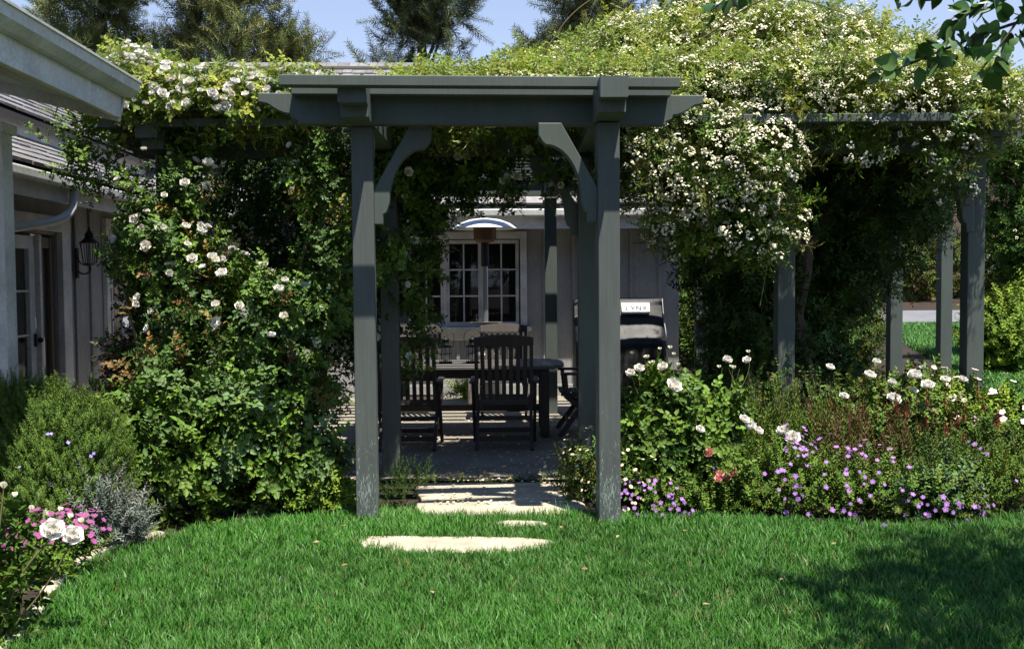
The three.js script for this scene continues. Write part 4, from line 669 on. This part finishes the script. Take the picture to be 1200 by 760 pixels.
  mound('ground_cover', 'bright green low ground cover beside the left arbor post', 'plant', -1.25, 7.0, [[-1.25, 0.05, 7.0, 0.2, 0.14, 0.14], [-1.45, 0.03, 6.9, 0.15, 0.1, 0.12]], T.ferny, M.leafMatt, 300, [G.fresh, G.paleGreen], { rmin: 0 }, undefined);
  mound('ground_cover', 'dark tufted mound on the left side of the paving slab', 'plant', -0.82, 7.15, [[-0.82, 0.06, 7.15, 0.17, 0.17, 0.22], [-0.75, 0.03, 7.5, 0.14, 0.12, 0.2]], T.spike, M.leafMatt, 240, [G.mid, G.deep], { rmin: 0, up: 1, scale: 0.5 });
  mound('thyme_strip', 'narrow green strip of creeping thyme between slab and patio', 'plant', -0.1, 7.85, [[-0.5, 0.0, 7.84, 0.3, 0.06, 0.07], [0.1, 0.0, 7.84, 0.4, 0.06, 0.07], [0.6, 0.0, 7.86, 0.3, 0.07, 0.08]], T.ferny, M.leafMatt, 500, [G.mid, G.olive], { rmin: 0, floor: 0.005, scale: 0.35 });
}
reseed(320);
{ // ---- right bed
  const bush = [[1.12, 0.38, 7.3, 0.26, 0.3, 0.24], [1.4, 0.35, 7.25, 0.22, 0.27, 0.22], [1.0, 0.28, 7.05, 0.18, 0.22, 0.15], [1.25, 0.62, 7.35, 0.25, 0.14, 0.2]];
  const P = mound('rose_bush', 'leafy green rose bush with white blooms beside the right arbor post', 'rose', 1.25, 7.25, bush, T.roseBig, M.leaf, 165, [G.mid, G.fresh, G.deep], { rmin: 0.3 });
  for (const [x, y, d, s] of [[1.13, 0.85, 6.98, 0.95], [0.85, 0.93, 7.15, 0.6], [0.92, 0.96, 7.2, 0.6], [1.08, 0.98, 7.1, 0.6], [1.62, 0.62, 6.95, 0.6], [1.67, 0.57, 6.95, 0.7], [1.72, 0.54, 6.95, 0.55], [1.3, 0.56, 6.9, 0.5], [1.88, 0.54, 6.9, 0.7], [1.95, 0.49, 6.9, 0.9], [1.6, 1.0, 7.4, 0.6], [1.75, 1.0, 7.4, 0.5]]) { const b = mesh('rose_bloom', bloomBig[rnd() < 0.5 ? 0 : 1], M.petal, P); b.position.copy(V(x, y, -d).sub(P.position)); b.quaternion.copy(quat(V(rr(-0.4, 0.4), 0.8, 0.7).normalize(), rr(0, 6))); b.scale.setScalar(s); }
  const up = []; for (let k = 0; k < 16; k++) { const x = rr(0.85, 1.75), y = rr(0.9, 1.12); up.push([[[x * 0.5 + 0.62, 0.5, 7.3], [x, y - 0.15, 7.3], [x + rr(-0.05, 0.05), y, 7.3]], 0.004, 0.002]); const b = mesh('bud', budGeo, M.petal, P); b.position.copy(V(x, y, -7.3).sub(P.position)); b.scale.setScalar(rr(0.7, 1)); }
  canes(P, up); canes(P, [[[[1.2, 0, 7.25], [1.25, 0.5, 7.25]], 0.015, 0.01], [[[1.5, 0.3, 7.1], [1.8, 0.45, 6.95], [1.95, 0.48, 6.9]], 0.005, 0.003]]);
  const D = mound('daisy_clump', 'straggly clump of tiny cream daisies at the right arbor post', 'flower', 0.6, 7.2, [[0.55, 0.14, 7.35, 0.2, 0.2, 0.25], [0.8, 0.14, 6.95, 0.17, 0.2, 0.15]], T.ferny, M.leafMatt, 240, [G.mid, G.olive], { rmin: 0 });
  specks(D, 'flower', [simpleFlower(0.014, 7, [0.9, 0.86, 0.7], [0.7, 0.6, 0.2])], M.petal, surface([[0.55, 0.17, 7.35, 0.2, 0.2, 0.25], [0.8, 0.16, 6.93, 0.17, 0.22, 0.15]], 190, { top: 0, front: 0 }), [[0.9, 0.87, 0.7]]);
  const purple = [simpleFlower(0.018, 5, [0.36, 0.16, 0.5], [0.6, 0.5, 0.7]), simpleFlower(0.016, 5, [0.3, 0.14, 0.47], [0.6, 0.5, 0.7])];
  const ger = (label, x, d, bl, n) => { const Q = mound('cranesbill', label, 'flower', x, d, bl, T.ferny, M.leafMatt, 330, [G.fresh, G.fresh, [0.14, 0.19, 0.035], G.mid], { rmin: 0.1, up: 0.9, ragged: 0.4, scale: 0.7 }, 'purple cranesbill drifts along the right lawn edge'); blooms(Q, 'flower', purple, M.petal, surface(bl, n, { top: 0.1, front: 0.1, ragged: 0.4, gap: 0.37, proud: 0.1 }), [0.75, 1.2]); };
  ger('purple flowered cranesbill drift in front of the leafy rose bush', 1.2, 6.8, [[1.0, 0.07, 6.8, 0.24, 0.14, 0.15], [1.35, 0.08, 6.78, 0.28, 0.14, 0.15]], 110);
  ger('purple flowered cranesbill mass sprawling before the lavender spikes', 2.1, 6.8, [[1.75, 0.16, 6.75, 0.28, 0.27, 0.2], [2.1, 0.17, 6.7, 0.3, 0.24, 0.2], [2.45, 0.15, 6.6, 0.3, 0.22, 0.2], [1.8, 0.3, 7.0, 0.25, 0.2, 0.2]], 165);
  ger('purple flowered cranesbill drift beyond the red spikes', 3.3, 6.85, [[2.85, 0.12, 6.6, 0.25, 0.2, 0.2], [3.2, 0.14, 6.75, 0.3, 0.22, 0.2], [3.6, 0.16, 6.95, 0.3, 0.25, 0.2]], 90);
  const K = plant('coral_rose', 'small rose with coral pink blooms among the cranesbill', 'rose', 1.42, 6.85); foliage(K, T.rose, M.leaf, [[1.42, 0.16, 6.9, 0.14, 0.16, 0.12]], 160, [G.mid, G.fresh], { rmin: 0.1 });
  for (const [x, y, d, s] of [[1.36, 0.4, 6.85, 0.8], [1.42, 0.26, 6.78, 0.8], [1.5, 0.28, 6.78, 0.9], [1.46, 0.25, 6.76, 0.7], [1.4, 0.24, 6.75, 0.6]]) { const b = mesh('rose_bloom', bloomPink, M.petal, K); b.position.copy(V(x, y, -d).sub(K.position)); b.quaternion.copy(quat(V(rr(-0.3, 0.3), 0.7, 0.7).normalize(), rr(0, 6))); b.scale.setScalar(s); }
  canes(K, [[[[1.42, 0, 6.9], [1.4, 0.2, 6.87], [1.36, 0.39, 6.85]], 0.004, 0.003]]);
  const spikes = (name, label, x, d, n, R, h, cols, headCols, headLen, stemMat = T.spike) => { // upright flower spikes
    const Q = plant(name, label, 'flower', x, d), it = [], hd = [];
    for (let i = 0; i < n; i++) { const px = x + rr(-R, R), pd = d + rr(-R, R) * 0.6, s = rr(0.7, 1.15), w = V(rr(-0.18, 0.18), 1, rr(-0.18, 0.18)).normalize(), H = h * s; for (let k = 0; k < 2; k++) it.push({ m: new THREE.Matrix4().compose(V(px, k * H * 0.42, -pd).sub(Q.position).addScaledVector(w, 0), quat(w, rr(0, 6)), V(0.8, H / 0.62, 0.8)), c: pick(cols) }); if (headCols) hd.push({ m: new THREE.Matrix4().compose(V(px, 0, -pd).addScaledVector(w, H * 0.98).sub(Q.position), quat(w, rr(0, 6)), V(s * (headLen > 1.2 ? 1.7 : 1), s * headLen, s * (headLen > 1.2 ? 1.7 : 1))), c: pick(headCols) }); }
    instanced('foliage', stemMat, M.leafMatt, Q, it); if (hd.length) instanced('flower_spike', [spikeHead], M.leafMatt, Q, hd); return Q;
  };
  const spikeHead = leafTwig(0.1, 26, 0.016, 0.011, { small: true, rise: 0.5, thin: 0.7 });
  spikes('lavender', 'tall green lavender spikes around the pergola post', 2.1, 7.45, 220, 0.4, 0.74, [[0.11, 0.2, 0.03], G.fresh, G.olive], [[0.12, 0.18, 0.06], [0.12, 0.12, 0.09]], 0.7);
  spikes('penstemon', 'rusty brown seed spikes between the lavender and white roses', 2.5, 7.0, 110, 0.3, 0.6, [[0.14, 0.11, 0.045], G.olive, [0.12, 0.085, 0.045]], [[0.17, 0.095, 0.05], [0.15, 0.08, 0.045]], 1.0);
  spikes('salvia', 'green clump with dark red flower spikes near the right pergola post', 3.05, 7.1, 120, 0.3, 0.5, [G.mid, [0.05, 0.12, 0.035], G.deep], null, 1);
  spikes('red_salvia', 'group of upright dark red flower spikes by the far right post', 3.1, 6.95, 20, 0.34, 0.66, [G.mid, G.olive], [[0.26, 0.03, 0.03], [0.2, 0.03, 0.035]], 1.3);
  const wb = [[2.8, 0.42, 7.75, 0.3, 0.28, 0.2], [3.2, 0.42, 7.8, 0.25, 0.26, 0.2]];
  const B2 = mound('rose_bush', 'white rose bush in front of the two right pergola posts', 'rose', 2.95, 7.75, wb, T.rose, M.leaf, 150, [G.mid, G.fresh, G.olive], { rmin: 0.2 });
  for (const [x, y, d, s] of [[2.68, 0.87, 7.45, 0.75], [3.0, 0.87, 7.4, 0.9], [2.82, 0.7, 7.35, 0.9], [3.12, 0.79, 7.45, 0.8], [3.27, 0.83, 7.5, 0.6], [3.0, 0.76, 7.42, 0.5], [2.4, 0.93, 7.5, 0.55], [2.47, 0.72, 7.4, 0.6], [2.75, 0.97, 7.5, 0.55], [2.85, 0.82, 7.45, 0.5], [3.4, 0.83, 7.5, 0.6]]) { const b = mesh('rose_bloom', bloomBig[rnd() < 0.5 ? 0 : 1], M.petal, B2); b.position.copy(V(x, y, -d).sub(B2.position)); b.quaternion.copy(quat(V(rr(-0.3, 0.3), 0.9, 0.5).normalize(), rr(0, 6))); b.scale.setScalar(s); }
  const pm = [[4.1, 0.35, 8.1, 0.35, 0.32, 0.3], [4.55, 0.33, 8.0, 0.4, 0.32, 0.3], [3.75, 0.4, 8.2, 0.25, 0.3, 0.2], [3.5, 0.45, 8.3, 0.3, 0.36, 0.2]];
  const W = mound('pale_flower_mound', 'leafy mound of pale pink flowers beside the far right post', 'flower', 4.2, 8.1, pm, T.shrub, M.leafMatt, 170, [G.fresh, G.paleGreen, G.mid], { rmin: 0.2 });
  blooms(W, 'flower', [simpleFlower(0.035, 5, [0.86, 0.68, 0.68], [0.7, 0.5, 0.3]), simpleFlower(0.03, 5, [0.9, 0.8, 0.78], [0.7, 0.5, 0.3])], M.petal, surface(pm, 110, { top: 0.2, front: 0.5 }), [0.8, 1.2]);
  mound('broad_leaf_plant', 'low broad leaved plant at the right lawn edge', 'plant', 2.8, 6.55, [[2.75, 0.1, 6.55, 0.22, 0.2, 0.15], [3.0, 0.12, 6.65, 0.2, 0.2, 0.15]], T.shrub, M.leaf, 230, [[0.08, 0.14, 0.06], G.mid], { rmin: 0 });
  mound('filler_shrub', 'mixed green growth behind the leafy rose bush', 'shrub', 2.0, 8.0, [[1.9, 0.45, 8.2, 0.4, 0.45, 0.3], [2.4, 0.4, 8.4, 0.35, 0.4, 0.3], [3.3, 0.35, 8.4, 0.4, 0.4, 0.3], [2.7, 0.2, 7.3, 0.5, 0.25, 0.35], [3.5, 0.2, 7.4, 0.5, 0.25, 0.35]], T.shrub, M.leafMatt, 140, [G.mid, G.deep, G.olive], { rmin: 0.2 });
  mound('wall_plant', 'small bright green plant at the wall foot under the window', 'plant', -0.62, 13.5, [[-0.62, 0.12, 13.5, 0.22, 0.14, 0.12]], T.shrub, M.leafMatt, 200, [G.fresh, G.paleGreen], { rmin: 0 });
  const fx = [[2.55, 0.9, 10.6, 0.35, 0.7, 0.3], [2.6, 0.45, 10.2, 0.4, 0.45, 0.3]];
  const F = mound('flowering_bush', 'pale pink flowered bush past the end of the house wall', 'shrub', 2.6, 10.5, fx, T.shrub, M.leafMatt, 150, [G.mid, G.fresh], { rmin: 0.2 });
  specks(F, 'flower', [simpleFlower(0.03, 5, [0.9, 0.75, 0.75], [0.7, 0.5, 0.3])], M.petal, surface(fx, 160, { front: 0, top: 0.3 }), [[0.85, 0.75, 0.75]]);
}
console.log('beds');
// ---- beyond the pergola
reseed(330);
{
  const hedge = mound('hedge_bush', 'bright yellow green clipped bush on the far lawn', 'shrub', 8.6, 16.8, [[8.25, 0.6, 16.6, 0.5, 0.6, 0.6], [9.2, 0.7, 16.8, 0.8, 0.75, 0.7], [10.2, 0.8, 17, 0.9, 0.8, 0.7]], T.shrub, M.leafMatt, 190, [G.paleGreen, G.fresh, G.fresh], { rmin: 0.5, scale: 1.7, ragged: 0.3 });
  canes(hedge, [[[[8.6, 0, 16.8], [8.6, 0.6, 16.8]], 0.06, 0.04]], M.bark);
  const tallB = [[9.8, 2.6, 19.4, 0.8, 1.3, 0.8], [11, 2.4, 19.8, 1.2, 1.8, 1.0], [9.5, 4.2, 19.2, 0.6, 0.7, 0.6], [10.8, 4.6, 19.6, 1.0, 0.9, 0.9], [12, 3.5, 20, 1, 1.5, 1]];
  const tall = mound('tall_shrub', 'tall loose shrub with scattered white flowers behind the last post', 'shrub', 10.4, 19.5, tallB, T.shrub, M.leafMatt, 90, [G.mid, G.fresh, G.deep], { rmin: 0.3, scale: 1.7, gap: 0.34 });
  specks(tall, 'flower', umbelW, M.petal, surface(tallB, 160, { front: 0.2, top: 0.2 }), [[0.85, 0.83, 0.75]], [0.6, 1]);
  canes(tall, [[[[10.2, 0, 19.5], [10.1, 1.5, 19.4], [9.8, 2.8, 19.3]], 0.06, 0.03], [[[10.5, 0, 19.5], [10.9, 1.5, 19.7], [11, 3, 19.8]], 0.05, 0.03]], M.bark);
  for (const [x, d, h, l] of [[3.4, 15, 1.3, 'dark leafy shrub beyond the twisted rose trunk'], [4.9, 16.5, 1.5, 'dark leafy shrub beside the far lawn edge'], [2.9, 19, 2.0, 'dark leafy shrub past the end of the house'], [6.6, 21, 1.5, 'dark leafy shrub at the far lawn corner']]) mound('garden_shrub', l, 'shrub', x, d, [[x, h * 0.5, d, 0.8, h * 0.55, 0.7], [x + 0.7, h * 0.4, d + 0.5, 0.6, h * 0.45, 0.6]], T.shrub, M.leafMatt, 90, [G.deep, G.mid, G.olive], { rmin: 0.4, scale: 1.7 });
  let k = 0;
  for (const [x, d, r, h] of [[9, 58, 1.6, 1.6], [14, 60, 2.2, 2.4], [19, 57, 1.8, 1.7], [24, 62, 2.8, 3], [30, 66, 3, 3.4], [5, 64, 2, 2], [12, 72, 3, 3.2], [21, 78, 3.5, 3.5], [34, 60, 2.5, 2.6], [28, 80, 3.6, 3.8], [40, 75, 3.5, 4]]) {
    const P = plant('hillside_bush', 'olive green scrub bush on the dry hillside', 'shrub', x, d, 'scrub on the hillside'); const gy = 22 * ((d - 52) / 130) ** 2 * 2; foliage(P, T.far, M.leafMatt, [[x, h * 0.5 + gy, d, r, h * 0.6, r]], 9, [G.olive, G.mid, [0.14, 0.1, 0.05]], { rmin: 0.4, scale: 1.6 }); k++;
  }
}
// pine like trees behind the roof and right of it
reseed(340);
function farTree(label, x, d, H, R, dens, cols, geos = T.pine, gap = 0.36) {
  const P = plant('background_tree', label, 'tree', x, d, 'trees behind the house'), o = P.position, bl = [];
  mesh('trunk', taper([V(0, 0, 0), V(rr(-0.2, 0.2), H * 0.4, 0), V(rr(-0.4, 0.4), H * 0.95, 0)], 0.28, 0.05, 14, 7, 0.3), M.bark, P);
  for (let k = 0; k < 34; k++) { const t = rr(0.3, 1), a = rr(0, 6.283), rad = R * (1.05 - 0.75 * (t - 0.3)) * rr(0.35, 0.95); const bx = Math.cos(a) * rad, bz = Math.sin(a) * rad, y = H * t; bl.push([x + bx, y, d - bz, R * rr(0.26, 0.42), R * rr(0.3, 0.5), R * rr(0.26, 0.42)]); if (k < 16) mesh('limb', taper([V(0, y * 0.82, 0), V(bx * 0.5, y * 0.93, bz * 0.5), V(bx, y, bz)], 0.06, 0.02, 6, 5), M.bark, P); }
  foliage(P, geos, M.leafMatt, bl, dens, cols, { rmin: 0.05, gap, gapF: 1.6, up: 0.6, out: 0.5, wild: 0.8 });
}
const pineC = [[0.2, 0.25, 0.09], [0.25, 0.3, 0.11], [0.15, 0.2, 0.09], [0.29, 0.31, 0.11]];
farTree('olive green feathery tree rising behind the left roof', -12.4, 31, 12.2, 2.2, 10, pineC);
farTree('broad feathery tree beside it behind the roof ridge', -8.2, 30, 13.2, 2.5, 11, pineC);
farTree('slim feathery tree alone above the arbor rails', -2.6, 31, 12.0, 2.0, 7, [[0.14, 0.18, 0.07], [0.17, 0.2, 0.08], [0.1, 0.14, 0.07]]);
farTree('feathery tree just showing above the rose heap', 2.1, 31, 11.6, 2.2, 8, pineC);
farTree('dark dense tree behind the middle of the rose heap', 5.6, 30, 12.0, 2.6, 10, [[0.12, 0.13, 0.05], [0.15, 0.15, 0.06]]);
reseed(345);
for (const [x, d, H, R, l] of [[-4.5, -9, 6.5, 2.2, 'round leafy tree across the lawn behind the viewer by the porch'], [0.2, -11, 7.5, 2.6, 'round leafy tree across the lawn facing the arbor'], [4.8, -10, 6.8, 2.3, 'round leafy tree across the lawn facing the right bed']]) { farTree(l, x, d, H, R, 8, [G.mid, G.fresh, G.olive], T.far, 0.25); delete scene.children[scene.children.length - 1].userData.group; }
farTree('small feathery tree at the roof corner', -15.4, 33, 10.8, 1.2, 9, pineC);
console.log('background');

// ---- tree whose branches hang into the picture at the top right
reseed(350);
{
  const P = plant('orchard_tree', 'glossy leaved tree whose branches hang in at the upper right', 'tree', 3.3, 3.3), o = P.position, L = (x, y, d) => V(x, y, -d).sub(o);
  mesh('trunk', taper([L(3.3, 0, 3.3), L(3.25, 1.0, 3.3), L(3.15, 2.0, 3.35), L(3.0, 2.9, 3.5)], 0.11, 0.07, 18, 9, 0.3), M.bark, P);
  const limb = (pts, a, b) => mesh('limb', taper(pts.map((p) => L(...p)), a, b, 18, 6, 0.3), M.bark, P);
  limb([[3.2, 1.8, 3.35], [2.9, 2.7, 3.5], [2.5, 3.2, 3.8], [2.0, 3.5, 4.2]], 0.05, 0.015); limb([[3.1, 2.3, 3.35], [3.3, 3.0, 3.9], [3.4, 3.5, 4.6]], 0.05, 0.015); limb([[3.1, 2.4, 3.35], [3.6, 3.1, 3.0], [4.0, 3.7, 3.0]], 0.05, 0.015); limb([[3.05, 2.6, 3.4], [2.6, 3.4, 3.0], [2.2, 3.9, 2.8]], 0.045, 0.012);
  foliage(P, T.tree, M.leaf, [[2.75, 3.5, 3.9, 0.6, 0.4, 0.5], [3.5, 3.6, 4.3, 0.7, 0.5, 0.65], [3.7, 4.0, 3.4, 0.9, 0.5, 0.7], [4.4, 3.6, 3.8, 0.8, 0.6, 0.8], [2.5, 3.8, 3.1, 0.4, 0.3, 0.4]], 50, [G.deep, G.mid, [0.06, 0.12, 0.03]], { rmin: 0.15, skip: (x, y, d) => y < 1.66 + 0.285 * d });
  // the hanging branches in view, every leaf a piece of its own
  const leafG = [0, 1, 2].map((k) => { // ovate leaf, folded along the midrib and curling back
    const f = new Faces(), rows = []; for (let i = 0; i <= 7; i++) { const t = i / 7, w = 0.024 * Math.sin(Math.PI * Math.pow(t, 0.72)) * (1 + 0.1 * k) * (t < 1 ? 1 : 0), y = 0.075 * t, z = -(1.6 + k) * y * y; rows.push([-1, 0, 1].map((s) => f.v(s * w, y, z + Math.abs(s) * w * 0.3, [1, 1, 1]))); }
    for (let i = 0; i < 7; i++) for (let j = 0; j < 2; j++) { f.tri(rows[i][j], rows[i][j + 1], rows[i + 1][j + 1]); f.tri(rows[i][j], rows[i + 1][j + 1], rows[i + 1][j]); }
    return f.build();
  });
  const lm = [...[[0.035, 0.09, 0.018], [0.05, 0.12, 0.02]].map((c) => new THREE.MeshPhysicalMaterial({ color: C(...c), roughness: 0.32, vertexColors: true })), ...[[0.06, 0.15, 0.02], [0.1, 0.22, 0.03]].map((c) => new THREE.MeshPhysicalMaterial({ color: C(...c), roughness: 0.9, transmission: 0.5, thickness: 0, vertexColors: true }))];
  const hang = (pts, r0, r1, n, t0 = 0.1) => { n = Math.round(n * 2.3);
    limb(pts, r0, r1); const cv = new THREE.CatmullRomCurve3(pts.map((p) => L(...p)));
    for (let k = 0; k < n; k++) { const t = lerp(t0, 1, (k + rnd() * 0.8) / n), q = cv.getPointAt(Math.min(1, t)), tg = cv.getTangentAt(Math.min(1, t)); const w = dir().multiplyScalar(0.9).addScaledVector(tg, 0.5).add(V(0, -0.25, 0.1)).normalize(), pet = q.clone().addScaledVector(w, 0.018); const lf = mesh('leaf', leafG[k % 3], lm[Math.floor(rnd() * 4)], P); lf.position.copy(pet); lf.quaternion.copy(quat(w, rr(0, 6.283))); lf.scale.setScalar(rr(0.55, 1.0)); }
  };
  hang([[2.5, 3.1, 3.4], [2.0, 2.6, 3.1], [1.7, 2.42, 3.0], [1.4, 2.32, 2.95], [1.2, 2.24, 2.95], [1.1, 2.2, 2.95]], 0.012, 0.003, 46, 0.25);
  hang([[2.1, 3.0, 3.2], [1.75, 2.6, 3.0], [1.5, 2.5, 2.95], [1.3, 2.45, 2.95], [1.1, 2.44, 2.95]], 0.01, 0.003, 40, 0.25);
  hang([[1.7, 2.44, 3.0], [1.5, 2.45, 2.9], [1.32, 2.36, 2.9], [1.22, 2.24, 2.9]], 0.006, 0.002, 22);
  hang([[2.2, 2.8, 3.2], [1.9, 2.45, 3.0], [1.72, 2.3, 2.95], [1.66, 2.12, 2.95]], 0.008, 0.002, 18, 0.4);
  hang([[1.9, 2.9, 3.1], [1.6, 2.6, 2.95], [1.4, 2.52, 2.9], [1.15, 2.5, 2.9]], 0.006, 0.002, 34, 0.2); hang([[2.0, 2.7, 3.1], [1.75, 2.5, 2.95], [1.6, 2.42, 2.9], [1.52, 2.36, 2.9]], 0.006, 0.002, 28, 0.2); hang([[1.5, 2.37, 2.95], [1.42, 2.28, 2.9], [1.36, 2.2, 2.9]], 0.004, 0.002, 8, 0.2);
  hang([[1.6, 3.2, 3.3], [1.0, 2.75, 3.1], [0.72, 2.5, 3.0], [0.6, 2.4, 3.0]], 0.007, 0.002, 15, 0.7);
}
// ---- litter: petals on the patio, dry leaves on the lawn
reseed(360);
{
  const f = new Faces(); f.small(V(0, 0, 0), V(1, 0.15, 0), V(0, 1, 0), 0.028, 0.022, [1, 1, 1], 0.1); const it = [];
  for (let i = 0; i < 1900; i++) { const d = 7.0 + 4.5 * rnd() ** 1.5, x = rr(-1.6, 1.6), s = rr(0.6, 1.3); if (d < 7.95 && (x < -0.6 || x > 0.45)) continue; it.push({ m: new THREE.Matrix4().compose(V(x, d > 7.95 ? 0.02 : 0.038, -d), quat(V(rr(-0.2, 0.2), 1, rr(-0.2, 0.2)).normalize(), rr(0, 6.3)), V(s, s, s)), c: pick([[0.95, 0.85, 0.6], [1, 0.95, 0.8], [0.7, 0.5, 0.28]]) }); }
  instanced('fallen_petals', [f.build()], M.petal, scene, it); tag(scene.children[scene.children.length - 1], 'cream petals scattered over the patio and slabs', 'petals');
  const g = new Faces(); g.leaf(V(0, 0, 0), V(1, 0, 0), V(0, 1, 0), 0.045, 0.026, [1, 1, 1], 0.1, 0.12); const geo = g.build(), mat = [std(C(0.22, 0.12, 0.06), 0.9, { side: THREE.DoubleSide }), std(C(0.32, 0.22, 0.12), 0.9, { side: THREE.DoubleSide })];
  for (const [x, d] of [[-1.6, 5.2], [0.62, 5.95], [-0.95, 5.4], [1.4, 5.1], [-0.1, 5.5], [-1.2, 5.9], [0.4, 5.3], [1.9, 5.8], [0.9, 4.7], [1.55, 4.55], [-0.4, 4.9], [-1.1, 6.3], [0.3, 6.2], [1.05, 6.1]]) { const l = mesh('fallen_leaf', geo, mat[Math.floor(rnd() * 2)]); l.position.set(x, 0.055, -d); l.rotation.set(rr(-0.6, 0.6), rr(0, 6.3), rr(-0.3, 0.3)); l.scale.setScalar(rr(0.7, 1.1)); tag(l, 'small dry brown leaf lying on the lawn', 'leaf', 'dry leaves on the lawn'); }
}
console.log('done');
renderer.render(scene, camera);
